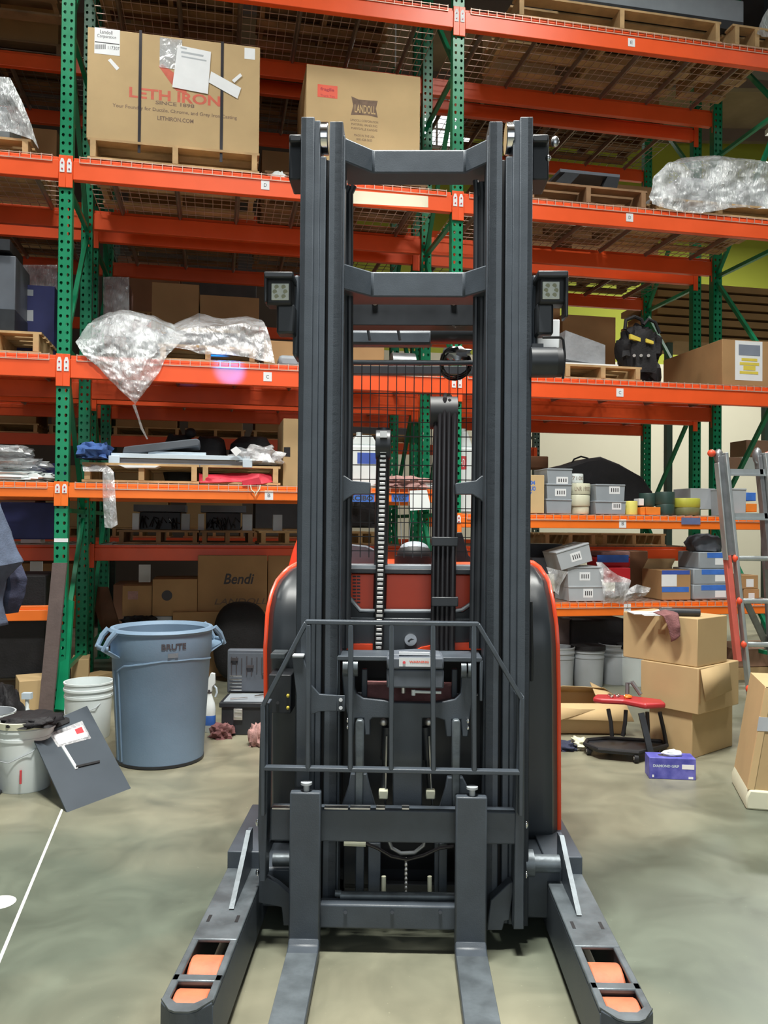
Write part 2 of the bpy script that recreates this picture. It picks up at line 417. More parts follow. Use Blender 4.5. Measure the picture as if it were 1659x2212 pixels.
def frame(s, t, z1, label, mat='rack_green', flip=1, depth=DEP, group='green upright frames', tag=None):
    subs = []
    if tag: subs = [P('sticker', MB().pbox(RK, *tag, t-.002, t-.0002), 'paper')]
    parts = [P('post', upright_mb(s, t, z1), mat, subs), P('post', upright_mb(s, t+depth-.075, z1), mat)]
    z = .25; k = 0
    while z < z1-.3:
        parts.append(P('brace', MB().box(s-.018, s+.018, t+.07, t+depth-.07, z, z+.035), mat))
        zz = min(z+1.2, z1-.05); a = (s, t+.075, z+.05); b = (s, t+depth-.075, zz)
        if k % 2: a, b = (s, t+.075, zz), (s, t+depth-.075, z+.05)
        parts.append(P('brace', MB().bar(a, b, .036, .036), mat)); k += 1; z += 1.25
    for tt in (t, t+depth-.075):
        parts.append(P('foot_plate', MB().box(s-.07, s+.07, tt-.02, tt+.10, 0, .008), mat))
    return thing('rack_upright', label, 'rack upright', RK, parts, group)
def beam(bay, t, zb, h, label, mat='beam_orange', placard=None, front=True, back=False, group=None, tape=None, clips=True):
    s0, s1 = bay*W+.052, (bay+1)*W-.052; d = .05
    ta, tb = (t-.012, t+.045)
    mb = MB().box(s0, s1, ta, tb, zb, zb+h-.03).box(s0, s1, ta+.02, tb, zb+h-.03, zb+h)
    parts = [P('rail', mb, mat, bev=.004)]
    for e, (a, b) in enumerate(((s0-.052, s0-.001), (s1+.001, s1+.052))):
        pm = MB().box(a, b, t-.018, t-.006, zb-.065, zb+h+.005)
        subs = []
        if clips:
            c = (a+b)/2
            cl = MB().prism([(c-.017, zb+h*.28), (c+.017, zb+h*.28), (c+.017, zb+h*.72), (c+.008, zb+h*.88), (c-.008, zb+h*.88), (c-.017, zb+h*.72)], 'y', t-.022, t-.018)
            cl2 = MB()
            for zz in (.42, .68): cl2.cyl((c, t-.026, zb+h*zz), (c, t-.0215, zb+h*zz), .006, 8)
            subs = [P('lock_clip', cl, 'paper'), P('rivet', cl2, 'red')]
        parts.append(P('end_plate', pm, mat, subs, bev=.002))
    if placard:
        px, py, ch = placard; c = R(px, py, ta-.001); hw = .033
        parts.append(P('placard', MB().box(c[0]-hw, c[0]+hw, ta-.003, ta-.0005, c[2]-.036, c[2]+.036), 'paper',
                       [P('letter', MB().text(ch, c[0]-.011, ta-.003, c[2]-.014, .022, .028), 'ink')]))
    return thing('rack_beam', label, 'rack beam', RK, parts, group)
def deck(bay, t, z, label, depth=DEP, mat='wire', lip=True, dx=.075, group='wire mesh decks'):
    s0, s1 = bay*W+.10, (bay+1)*W-.10; mb = MB(); n = int((s1-s0)/dx); r = .0025
    for i in range(n+1):
        x = s0+(s1-s0)*i/n
        mb.box(x-r, x+r, t-.015, t+depth+.01, z, z+2*r)
        if lip: mb.box(x-r, x+r, t-.018, t-.013, z-.05, z+2*r)
    for j in range(12):
        y = t-.015+(depth+.02)*j/11; mb.box(s0, s1, y-r, y+r, z-2*r, z)
    if lip: mb.box(s0, s1, t-.020, t-.015, z-.05, z-.044)
    parts = [P('mesh', mb, mat)]
    sm = MB()
    for j in range(6):
        x = s0+.2+(s1-s0-.4)*j/5; sm.prism([(x-.02, z-.006), (x+.02, z-.006), (x+.02, z-.012), (x+.006, z-.04), (x-.006, z-.04), (x-.02, z-.012)], 'y', t+.05, t+depth-.05)
    parts.append(P('support_channels', sm, 'wire_dark'))
    return thing('wire_deck', label, 'wire deck', RK, parts, group)

LV = {'E': 5.59, 'D': 4.037, 'C': 2.522}
BH = .175; SH = .115
ZT = {'E': 5.59+BH, 'D': 4.037+BH, 'C': 2.522+BH, 'B': 1.6125+SH, 'Br': 1.4107+SH, 'A': .66+SH}
# frames of the three rows
frame(0, 0, 7.0, 'bright green perforated upright frame at the left, its foot behind the leaning grey board', tag=(117, 147, 1163, 1171))
frame(W, 0, 7.0, 'bright green perforated upright frame seen through and above the mast')
frame(2*W, 0, 7.0, 'green upright frame at the right, behind the aluminium ladder')
T2 = 1.42; T3 = 5.1
for s_, nm in ((-W, 'far left'), (0, 'behind the left green post'), (W, 'behind the middle green post'), (2*W, 'behind the ladder end of the racking')):
    if s_ >= 0: frame(s_, T2, 6.6, 'dark green upright frame of the second row, '+nm, group='second row uprights')
for s_, nm in ((0, 'seen left of the mast'), (W, 'seen through the mast'), (2*W, 'against the cream wall')):
    frame(s_-.35, T3, 6.6, 'grey-green upright frame of the far row, '+nm, mat='rack_grey_green', group='far row uprights')
# front beams
PL = {(0, 'D'): (573, 400, 'D'), (0, 'C'): (578, 814, 'C'), (0, 'B'): (581, 1070, 'B'), (1, 'E'): (1364, 92, 'E'), (1, 'D'): (1360, 470, 'D'),
      (1, 'C'): (1339, 848, 'C'), (1, 'B'): (1345, 1131, 'B')}
for bay in (-1, 0, 1):
    for lv in 'EDC':
        if bay == -1 and lv == 'E': continue
        pl = PL.get((bay, lv))
        beam(bay, 0, LV[lv], BH, 'bright orange front beam, %s level, %s' % ({'E': 'topmost', 'D': 'second from top', 'C': 'third from top'}[lv], BAYN[bay]) + (', white %s placard' % pl[2] if pl else ''),
             placard=pl, group='front rack beams')
        beam(bay, DEP-.03, LV[lv], BH, 'shaded red-orange rear beam, %s level, %s' % ({'E': 'topmost', 'D': 'second from top', 'C': 'third from top'}[lv], BAYN[bay]), group='rear rack beams', clips=False)
        deck(bay, 0, ZT[lv]+.002, 'wire mesh deck on the %s front beam, %s' % ({'E': 'topmost', 'D': 'second', 'C': 'third'}[lv], BAYN[bay]))
beam(-1, 0, 1.6125, SH, 'amber orange front beam under the clear bags, left edge', 'beam_amber', group='front rack beams')
beam(0, 0, 1.6125, SH, 'amber orange front beam with B placard under the pallet of panels', 'beam_amber', (581, 1070, 'B'), group='front rack beams')
beam(1, 0, 1.4107, SH, 'amber orange front beam with B placard under the grey bins and tape rolls', 'beam_amber', (1345, 1131, 'B'), group='front rack beams')
beam(1, 0, .66, SH, 'amber orange front beam of the lowest shelf behind the carton stack', 'beam_amber', (1355, 1313, 'A'), group='front rack beams')
for bay, z, nm in ((-1, 1.6125, 'behind the clear bags'), (0, 1.6125, 'behind the pallet of panels'), (1, 1.4107, 'behind the tape rolls'), (1, .66, 'of the lowest shelf'), (-1, .66, 'of the lowest shelf at the left edge')):
    beam(bay, DEP-.03, z, SH, 'shaded orange rear beam '+nm, 'beam_amber', group='rear rack beams', clips=False)
beam(-1, 0.2, .66, SH, 'orange inner beam in the dark behind the leaning grey board', 'beam_amber', group='rear rack beams', clips=False)
deck(-1, 0, 1.7285, 'wire mesh deck under the clear plastic bags, left edge')
deck(0, 0, 1.7285, 'wire mesh deck under the pallet of panels')
deck(1, 0, 1.5275, 'wire mesh deck under the grey bins and tape rolls')
deck(1, 0, .777, 'wire mesh deck of the lowest shelf, right of the truck')
# second and far rows
for bay in (-1, 0, 1, 2):
    for z, nm in ((1.07, 'lowest'), (2.522, 'second'), (4.037, 'third'), (5.59, 'top')):
        if bay == 2: continue
        for t_, fb in ((T2, 'front'), (T2+DEP-.03, 'rear')):
            beam(bay, t_, z, .15, 'dark red %s beam of the second row, %s level, %s' % (fb, nm, BAYN[bay]), 'beam_orange', group='second row beams', clips=False)
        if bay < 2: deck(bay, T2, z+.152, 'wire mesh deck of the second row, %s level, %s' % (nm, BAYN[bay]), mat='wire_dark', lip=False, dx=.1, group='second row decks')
for bay in (-1, 0, 1):
    for z, nm in ((1.07, 'lowest'), (2.45, 'second'), (4.037, 'third'), (5.59, 'top')):
        s_ = bay*W-.35
        mb = MB().box(s_+.05, s_+W-.05, T3-.01, T3+.05, z, z+.15)
        ep = MB().box(s_+.0, s_+.05, T3-.018, T3-.006, z-.06, z+.15); ep2 = MB().box(s_+W-.05, s_+W, T3-.018, T3-.006, z-.06, z+.15)
        thing('rack_beam', 'orange beam of the far row, %s level, %s' % (nm, BAYN[bay]), 'rack beam', RK, [P('rail', mb, 'beam_orange'), P('end_plate', ep, 'beam_orange'), P('end_plate', ep2, 'beam_orange')], 'far row beams')

# ---------------------------------------------------------------- pallets
def pallet(fr, x0, x1, y0, y1, z, label, mat='wood', h=.14, group='wooden pallets', ns=3):
    w = x1-x0; n = max(4, int((y1-y0)/.15)); tops = MB(); bot = MB()
    for i in range(n):
        a = y0+(y1-y0)*(i+.08)/n; b = y0+(y1-y0)*(i+.82)/n
        tops.box(x0, x1, a, b, z+h-.018, z+h)
    for i in (0, n//2, n-1):
        a = y0+(y1-y0)*(i+.05)/n; b = y0+(y1-y0)*(i+.85)/n; bot.box(x0, x1, a, b, z, z+.018)
    parts = [P('top_boards', tops, mat), P('bottom_boards', bot, mat)]
    for k in range(ns):
        x = x0+.02+(w-.08)*k/(ns-1)
        parts.append(P('stringer', MB().box(x, x+.042, y0+.006, y1-.006, z+.018, z+h-.018), mat))
    return thing('pallet', label, 'pallet', fr, parts, group)
def rpal(px0, px1, t, dep, z, label, mat='wood', h=.14, ns=3):
    y = 1133-(z+.07-H)*F/7.0
    a = R(px0, y, t)[0]; b = R(px1, y, t)[0]
    return pallet(RK, a, b, t, t+dep, z, label, mat, h, ns=ns)
def carton(fr, x0, x1, y0, y1, z0, z1, label, mat='carton', extra=(), name='carton', cat='cardboard box', group=None, seam=True):
    parts = [P('body', MB().box(x0, x1, y0, y1, z0, z1), mat, bev=.004)]
    if seam:
        m = (y0+y1)/2; parts.append(P('tape_seam', MB().box(x0, x1, m-.025, m+.025, z1, z1+.001).box(x1, x1+.001, m-.025, m+.025, z1-.08, z1), 'carton_brown'))
    return thing(name, label, cat, fr, parts+list(extra), group)
def pbx(px0, px1, py0, t, zb=None, py1=None):
    m = (px0+px1)/2; my = (py0+(py1 or py0+40))/2
    return R(px0, my, t)[0], R(px1, my, t)[0], (R(m, py1, t)[2] if zb is None else zb), R(m, py0, t)[2]
def rcart(px0, px1, py0, t, dep, zb, label, mat='carton', extra=(), py1=None, **k):
    a, b, z0, z1 = pbx(px0, px1, py0, t, zb, py1)
    return carton(RK, a, b, t, t+dep, z0, z1, label, mat, extra, **k)
def pp(fr, mb, px0, px1, py0, py1, t, th=.0012): return mb.pbox(fr, px0, px1, py0, py1, t-th, t-.0001)

zD = ZT['D']+.008; zE = ZT['E']+.008; zC = ZT['C']+.008; zB = 1.7285+.008; zBr = 1.5275+.008; zA = .777+.008
# --- level D, left bay: printed carton on a pallet
rpal(187, 560, .0, 1.05, zD, 'pale wooden pallet under the big printed carton', h=.165)
def leth():
    t = .03; a, b, z0, z1 = pbx(189, 562, 80, t, zD+.165)
    ex = []
    ex.append(P('strap', MB().pbox(RK, 299, 305, 65, 330, t-.004, t+.0), 'strap_black'))
    ex.append(P('strap', MB().pbox(RK, 476, 482, 90, 350, t-.004, t+.0), 'strap_black'))
    m = MB().ptext(RK, 'LETH IRON', 279, 476, 187, 210, t, bold=.03)
    m.v = [(v[0], v[1], v[2]-(v[0]-a)*.0) for v in m.v]
    ex.append(P('lettering', m, 'ink_red'))
    ex.append(P('lettering', MB().ptext(RK, 'SINCE 1898', 336, 420, 217, 225, t, bold=.02).ptext(RK, 'Your Foundry for Ductile, Chrome, and Grey Iron Casting', 243, 512, 223, 233, t, bold=.01).ptext(RK, 'LETHIRON.COM', 340, 418, 250, 259, t, bold=.02), 'ink_brown'))
    lg = MB().ppoly(RK, [(343, 143), (350, 138), (400, 175), (404, 205), (380, 195)], t-.001, t-.0001)
    ex.append(P('printed_emblem', lg, 'ink_red'))
    pf = MB(); pp(RK, pf, 345, 393, 83, 148, t, .004); ex.append(P('clear_pouch', pf, 'film_soft'))
    s1 = MB().ppoly(RK, [(384, 97), (456, 112), (449, 203), (372, 188)], t-.006, t-.005); ex.append(P('paper_sheet', s1, 'paper', [P('print', MB().ppoly(RK, [(392, 110), (440, 119), (439, 123), (391, 114)], t-.0065, t-.006).ppoly(RK, [(392, 120), (446, 130), (446, 133), (392, 123)], t-.0065, t-.006).ppoly(RK, [(390, 101), (404, 104), (403, 107), (390, 104)], t-.0065, t-.006), 'bin_pale')]))
    s2 = MB().ppoly(RK, [(456, 154), (521, 190), (513, 213), (451, 178)], t-.005, t-.004); ex.append(P('paper_strip', s2, 'paper'))
    s3 = MB(); pp(RK, s3, 204, 259, 62, 118, t); ex.append(P('shipping_label', s3, 'paper', [
        P('lettering', MB().ptext(RK, 'Landoll', 216, 243, 64, 72, t-.0012).ptext(RK, 'Corporation', 210, 251, 73, 82, t-.0012).ptext(RK, '117307', 233, 258, 99, 106, t-.0012), 'ink'),
        P('barcode', (lambda m: [m.pbox(RK, 205+i*2, 206+i*2, 96, 106, t-.0018, t-.0012) for i in range(12)] and m)(MB()).pbox(RK, 205, 258, 92, 94, t-.0018, t-.0012), 'ink')]))
    s4 = MB().ppoly(RK, [(233, 130), (239, 126), (258, 147), (252, 152)], t-.0012, t-.0001); ex.append(P('sticker', s4, 'paper'))
    s5 = MB().ppoly(RK, [(501, 173), (519, 158), (523, 164), (506, 179)], t-.007, t-.006); ex.append(P('sticker', s5, 'paper'))
    s6 = MB(); pp(RK, s6, 528, 551, 104, 128, t); ex.append(P('sticker', s6, 'paper'))
    return carton(RK, a, b, t, t+.98, z0, z1, 'huge tan carton with red lettering, papers and two black straps on a pallet', 'carton', ex)
leth()
# --- fragile carton
rpal(572, 925, .25, .9, zD, 'dark wooden pallet under the carton with the red fragile sticker', 'wood_dark')
def frag():
    t = .3; a, b, z0, z1 = pbx(662, 908, 152, t, zD+.14)
    s = MB(); pp(RK, s, 686, 729, 184, 211, t)
    lp = MB().ppoly(RK, [(759, 208), (775, 215), (800, 217), (816, 218), (812, 235), (816, 254), (795, 249), (775, 248), (758, 248), (763, 228)], t-.001, t-.0001)
    tx = MB().ptext(RK, 'fragile', 692, 722, 188, 197, t-.0012, bold=.03).ptext(RK, 'Thank You', 692, 723, 203, 208, t-.0012)
    t2 = MB()
    for i, (w_, s_) in enumerate(((60, 'LANDOLL CORPORATION'), (56, 'MATERIAL HANDLING'), (56, 'MARYSVILLE KANSAS'), (44, 'MADE IN THE USA'), (34, '800-428-5655'))):
        y = 256+i*9+(6 if i > 2 else 0); t2.ptext(RK, s_, 787-w_/2, 787+w_/2, y, y+5, t)
    ex = [P('fragile_sticker', s, 'tag_red', [P('lettering', tx, 'label_red')]), P('printed_emblem', lp, 'ink_brown', [P('lettering', MB().ptext(RK, 'LANDOLL', 766, 811, 225, 243, t-.001, bold=.02), 'carton_pale')]), P('lettering', t2, 'ink_brown')]
    carton(RK, a, b, t, t+.8, z0, z1, 'pale tan carton with a red fragile sticker, above the left mast rail', 'carton_pale', ex)
frag()
thing('plastic_scrap', 'crumpled white plastic scrap on the pallet left of the mast top', 'plastic scrap', RK, [P('scrap', MB().ball((R(600, 349, .3)[0], .2, zD+.05), .07, .05, .05, .8, 16), 'plastic_white')])
# --- level D left edge: wrapped grey boxes
pallet(RK, -1.3, R(67, 300, .1)[0], .08, 1.0, zD, 'pale wooden pallet under wrapped grey boxes at the upper left edge')
for i, (x1, y0, y1) in enumerate(((14, 197, 226), (22, 226, 262))):
    a, b, z0, z1 = pbx(-60, x1, y0, .15, None, y1)
    z0 = zD+.14 if i == 1 else zD+.14+.135; z1 = zD+.14+.133 if i == 1 else zD+.14+.26
    thing('storage_box', 'slate grey box wrapped on the upper left pallet, '+('lower' if i else 'upper')+' of the two', 'box', RK, [P('storage_box', MB().box(a, b, .15, .7, z0, z1), 'bin_grey', bev=.006)], 'wrapped grey boxes')
def filmsheet(rows, nu, nv, amp, fr=RK, sc=6.0):
    """rows: polylines of (px,py,t) running left to right; surface lofted through them"""
    pr = [[at(fr, *p) for p in r] for r in rows]
    def poly(r, u):
        n = len(r)-1; k = min(int(u*n), n-1); f = u*n-k; f = f*f*(3-2*f)*.5+f*.5
        return Vector(r[k]).lerp(Vector(r[k+1]), f)
    def fn(u, v):
        n = len(pr)-1; k = min(int(v*n), n-1); f = v*n-k
        p = poly(pr[k], u).lerp(poly(pr[k+1], u), f)
        q = p*sc; p.y += amp*noise.noise(q)+amp*.5*noise.noise(q*3.1+Vector((3, 1, 2)))+amp*.25*noise.noise(q*8)
        p.z += amp*.5*noise.noise(q+Vector((9, 9, 9))); return p
    return MB().grid(fn, nu, nv)
thing('stretch_wrap', 'clear stretch wrap sloping over the grey boxes at the upper left edge', 'plastic wrap', RK,
      [P('film', filmsheet([[(-60, 165, .1), (-20, 166, .1), (12, 167, .1), (22, 168, .12)], [(-60, 200, .1), (0, 205, .08), (22, 205, .06), (45, 215, .1)], [(-60, 250, .1), (0, 250, .08), (50, 255, .06), (68, 270, .1)], [(-60, 280, .1), (20, 285, .08), (70, 300, .05), (84, 322, .1)]], 40, 30, .02), 'film')])
# --- level E right: pallet with machine
rpal(1118, 1560, .0, 1.0, zE, 'pale wooden pallet on the topmost beam, under the grey machine base', ns=3, h=.2)
rpal(1585, 1688, .0, 1.0, zE, 'pale wooden pallet at the top right corner', h=.2)
a = R(1225, 30, .1); b = R(1610, 30, .1)
thing('steel_machine', 'grey and black steel machine base on the topmost pallet', 'machine part', RK, [
    P('frame', MB().box(a[0], b[0], .12, .9, zE+.29, zE+.5), 'bin_grey', bev=.01), P('skid', MB().box(a[0]-.05, b[0]-.02, .1, .9, zE+.203, zE+.285), 'truck_black')])
thing('wrapped_load', 'black load under clear film at the top right corner', 'wrapped load', RK, [
    P('load', MB().box(R(1650, 40, .2)[0], R(1780, 40, .2)[0], .2, .8, zE+.203, zE+.8), 'truck_black'), P('film', filmsheet([[(1700, -40, .1), (1760, -40, .1)], [(1645, 40, .05), (1760, 60, .05)], [(1632, 75, .0), (1760, 100, .0)]], 20, 16, .03), 'film')])
# --- level D right
rpal(1140, 1400, .02, 1.0, zD, 'brown wooden pallet right of the mast top, holding steel frames', 'wood_dark', h=.17, ns=3)
a = R(1180, 370, .15)[0]; b = R(1345, 370, .15)[0]; z = zD+.17
thing('machine_stand', 'dark grey welded steel frame lying on the pallet right of the mast top', 'machine part', RK, [
    P('top_plate', MB().box(a+.15, b, .2, .5, z+.17, z+.20), 'machine_grey', bev=.003), P('leg', MB().prism([(a+.03, z), (a+.18, z), (a+.34, z+.17), (a+.2, z+.17)], 'y', .2, .30), 'truck_black'),
    P('leg', MB().prism([(b-.2, z), (b-.05, z), (b-.0, z+.17), (b-.12, z+.17)], 'y', .2, .30), 'truck_black'), P('crossbar', MB().box(a+.25, b-.15, .32, .36, z+.07, z+.10), 'machine_grey')])
thing('clear_bag', 'small clear bag beside the steel frame, right of the mast top', 'bag', RK, [P('clear_bag', MB().ball((a-.02, .3, z+.04), .10, .08, .045, .5, 16), 'film_bag')])
rpal(1420, 1690, .0, 1.0, zD, 'pale pallet under the wrapped load at the right edge', h=.12)
a = R(1470, 400, .1)[0]; b = R(1690, 400, .1)[0]
thing('wrapped_load', 'grey load on a pallet bundled in clear film, right edge below the topmost beam', 'wrapped load', RK, [
    P('load', MB().box(a, b, .12, .8, zD+.125, zD+.38), 'bin_pale', bev=.03),
    P('film', filmsheet([[(1480, 340, .5), (1560, 338, .5), (1650, 350, .5), (1760, 350, .5)], [(1440, 352, .1), (1530, 345, .06), (1640, 350, .05), (1760, 372, .05)], [(1412, 385, .05), (1500, 385, .03), (1620, 385, .03), (1760, 410, .02)], [(1402, 425, .0), (1480, 430, .0), (1600, 425, .02), (1760, 440, .0)], [(1410, 440, -.03), (1500, 462, -.03), (1600, 448, .0), (1760, 455, -.02)]], 70, 50, .035), 'film')])
# --- level C left: wrapped flat load
rpal(340, 555, .05, .95, zC, 'wooden pallet under the wrapped flat load above the blue light spot', 'wood', h=.13)
a = R(358, 720, .1)[0]; b = R(545, 720, .1)[0]; z = zC+.13
thing('wrapped_load', 'flat dark load loosely covered by torn shiny clear film, hanging over the third beam', 'wrapped load', RK, [
    P('load', MB().box(a-.3, b, .12, .85, z, z+.09).box(a, b-.05, .15, .8, z+.095, z+.13), 'machine_grey', bev=.005),
    P('cardboard_sheet', MB().box(a+.0, b-.1, .3, .82, z+.135, z+.19), 'carton'),
    P('film', filmsheet([[(205, 690, .55), (260, 668, .5), (330, 680, .5), (405, 714, .4)], [(190, 700, .15), (255, 676, .1), (330, 690, .1), (402, 726, .1)], [(163, 740, .0), (230, 730, -.02), (320, 735, -.02), (385, 745, 0)], [(180, 765, -.05), (240, 790, -.07), (310, 785, -.08), (362, 768, -.04)], [(215, 797, -.05), (260, 830, -.08), (310, 835, -.09), (345, 800, -.06)], [(236, 822, -.05), (270, 852, -.07), (292, 873, -.08), (318, 838, -.06)]], 60, 70, .035), 'film'),
    P('film', filmsheet([[(350, 712, .4), (430, 676, .5), (480, 690, .4), (530, 684, .5), (565, 690, .4)], [(360, 720, .08), (430, 705, .08), (480, 704, .06), (530, 700, .04), (575, 705, .06)], [(355, 740, .03), (430, 738, .05), (480, 740, .03), (540, 742, .02), (585, 740, .03)], [(380, 752, .02), (430, 762, .05), (480, 768, .0), (545, 772, -.02), (594, 785, -.03)]], 60, 36, .03), 'film_bag')])
thing('film_tail', 'thin twisted film tail hanging under the big film, above the foam sheets', 'plastic wrap', RK, [P('film_tail', MB().tube([R(289, 874, -.06), R(300, 905, -.03), R(306, 925, .03), R(318, 948, .1)], [.012, .008, .01, .006], 6), 'film_bag')])
# C left edge
rpal(-110, 88, .05, .9, zC, 'yellowish pallet under the grey cabinet, left edge of the third level', 'wood', h=.17)
thing('steel_cabinet', 'tall slate grey steel cabinet on the pallet at the left edge', 'cabinet', RK, [
    P('body', MB().box(-1.2, R(33, 620, .2)[0], .2, .7, zC+.172, R(20, 552, .2)[2]), 'machine_grey', bev=.006),
    P('top', MB().box(-1.2, R(20, 560, .15)[0], .16, .6, R(20, 540, .15)[2], R(20, 516, .15)[2]), 'truck_black'),
    P('base', MB().box(-1.2, R(32, 660, .17)[0], .17, .72, zC+.171, R(20, 668, .17)[2]), 'truck_black')])
rcart(33, 118, 616, .62, .4, zC+.0, 'navy blue carton with white labels beside the left green post', 'navy', [
    P('label', pp(RK, MB(), 34, 72, 625, 638, .62), 'bin_grey'), P('label', MB().ppoly(RK, [(34, 670), (72, 670), (72, 694), (52, 692)], .619, .6199), 'bin_pale')], seam=False)
# level C centre, behind mast
rcart(570, 660, 737, .35, .4, zC, 'small brown carton beside the left mast rail', 'carton_brown')
rcart(760, 830, 743, .35, .4, zC, 'brown carton seen through the mast, on the third level', 'carton_brown')
thing('grey_tote', 'rounded grey plastic tote beside the brown carton, left of the mast', 'tote', RK, [P('grey_tote', MB().box(R(602, 780, .12)[0], R(650, 780, .12)[0], .12, .33, zC, zC+.1), 'bin_grey', bev=.03)])
thing('motor', 'round grey electric motor seen through the mast', 'motor', RK, [P('body', MB().cyl((R(850, 760, .3)[0], .4, zC+.12), (R(900, 760, .3)[0], .4, zC+.12), .1, 24), 'alu_dark'), P('foot', MB().box(R(852, 760, .3)[0], R(898, 760, .3)[0], .3, .5, zC, zC+.03), 'alu_dark')])
# C right
rpal(1218, 1388, .05, .85, zC, 'yellow wooden pallet on the third level, right of the work light', 'wood', h=.13)
a = R(1212, 730, .2)[0]; b = R(1302, 730, .2)[0]; z = zC+.13
thing('film_bundle', 'dark panel under smoky film on the yellow pallet', 'wrapped load', RK, [
    P('panel', MB().prism([(a, z+.06), (b, z+.02), (b, z+.20), (a+.02, z+.31)], 'y', .15, .6), 'film_smoke'), P('board', MB().box(a-.05, b+.1, .1, .7, z, z+.02), 'paper')])
def rbag(name, label, cat, px, py, rx, ry, rz, t, mat, nz=.35, extra=(), flat=None, sc=3, pw=1.0):
    c = R(px, py, t)
    return thing(name, label, cat, RK, [P('body', MB().ball((c[0], t, c[2]), rx, ry, rz, nz, 28, sc, pw, flat), mat)]+list(extra))
c = R(1385, 760, .25)
thing('tool_bag', 'big black tool bag with yellow patches and three steel studs, third level right', 'bag', RK, [
    P('body', MB().ball((c[0], .3, zC+.27), .15, .16, .27, .35, 28, 3, .7, zC).ball((c[0]-.13, .3, zC+.33), .09, .12, .14, .4, 18).ball((c[0]+.12, .3, zC+.12), .08, .12, .13, .3, 18, 3, .8, zC).ball((c[0]+.13, .28, zC+.36), .08, .1, .12, .5, 18), 'black_cloth'),
    P('handle', MB().tube([R(1350, 712, .22), R(1352, 692, .22), R(1370, 684, .22), R(1385, 690, .22), R(1390, 702, .22)], .018, 8), 'black_cloth'),
    P('handle', MB().tube([R(1390, 702, .2), R(1400, 690, .2), R(1415, 696, .2), R(1425, 720, .2)], .016, 8), 'black_cloth'),
    P('patch', MB().ppoly(RK, [(1362, 721), (1384, 730), (1384, 738), (1362, 731)], .13, .16), 'yellow_label'), P('patch', MB().ppoly(RK, [(1396, 731), (1412, 737), (1412, 743), (1396, 739)], .13, .16), 'yellow_label'),
    P('stud', MB().cyl(R(1370, 768, .11), R(1370, 768, .16), .014, 12), 'zinc'), P('stud', MB().cyl(R(1385, 768, .11), R(1385, 768, .16), .014, 12), 'zinc'), P('stud', MB().cyl(R(1401, 768, .11), R(1401, 768, .16), .014, 12), 'zinc')])
rcart(1560, 1692, 736, .02, 1.0, zC, 'long brown carton with a white and yellow printed sheet, third level right edge', 'carton_brown', [
    P('sheet', pp(RK, MB(), 1588, 1647, 737, 822, .02), 'paper', [P('print', pp(RK, MB(), 1596, 1642, 745, 768, .0185), 'panel_slate'), P('print', pp(RK, MB(), 1602, 1636, 774, 780, .0185).pbox(RK, 1598, 1640, 783, 789, .017, .0184).pbox(RK, 1606, 1632, 790, 800, .017, .0184).pbox(RK, 1598, 1638, 802, 808, .017, .0184), 'yellow_label')])], group=None)
rcart(1215, 1330, 682, 1.5, .5, 2.68, 'brown carton of the second row behind the smoky film bundle', 'carton_brown')
# ---------------------------------------------------------------- level B, left bay: pallet of panels
rpal(176, 430, .02, 1.0, zB, 'pale wooden pallet under the ice-blue panels, left half', 'wood', h=.15)
rpal(432, 606, .02, 1.0, zB, 'pale wooden pallet with a red strap inside, beside the tan carton', 'wood', h=.15, ns=2)
z = zB+.15
def slab(px0, px1, py0, py1, t, dep, name, label, cat, mat, bev=.003, extra=(), group=None):
    return thing(name, label, cat, RK, [P(name, MB().pbox(RK, px0, px1, py0, py1, t, t+dep), mat, bev=bev)]+list(extra), group)
slab(242, 540, 993, 1008, .09, .5, 'flat_panel', 'long slate blue flat panel lying on the pallet, lowest of its stack', 'panel', 'panel_slate', group='stacked panels')
thing('flat_panel', 'long pale blue panel with white corner blocks on the slate panel', 'panel', RK, [
    P('flat_panel', MB().pbox(RK, 240, 540, 982, 991.5, .06, .6), 'panel_ice', bev=.002), P('corner_block', MB().pbox(RK, 234, 258, 984, 1006, .035, .08), 'panel_ice', bev=.004), P('corner_block', MB().pbox(RK, 524, 545, 991, 1010, .03, .07), 'panel_ice', bev=.004)], 'stacked panels')
slab(320, 445, 976, 982, .1, .5, 'flat_panel', 'short white panel under the foam sheet', 'panel', 'panel_ice', .002, group='stacked panels')
thing('foam_sheet', 'dark grey foam sheet tapering to the left on top of the panels', 'foam', RK, [P('foam_sheet', MB().ppoly(RK, [(264, 979), (268, 965), (290, 962), (425, 947), (432, 952), (430, 963), (360, 972), (300, 979)], .08, .5), 'foam_grey', bev=.008)])
thing('paper_sheets', 'loose white sheets tucked under the slate panel', 'paper', RK, [P('paper_sheets', MB().ppoly(RK, [(255, 1004), (345, 1006), (335, 1010), (270, 1010)], -.0, .2), 'paper')])
def lump(fr, px, py, t, w, d, h, label, mat, cat='cloth', name='rag', nz=.55, z0=None, n=26, sc=3.2, pw=.8, group=None, sharp=60):
    c = at(fr, px, py, t); zz = c[2] if z0 is None else z0
    return thing(name, label, cat, fr, [P(name, MB().ball((c[0], t, zz+h*.35), w/2, d/2, h*.62, nz, n, sc, pw, zz), mat, sharp=sharp)], group)
c = R(205, 990, .15)
lump(RK, 206, 995, .1, .22, .3, .13, 'crumpled bright blue tarp at the left end of the pallet of panels', 'cloth_blue', 'tarp', 'blue_tarp', z0=z+.03)
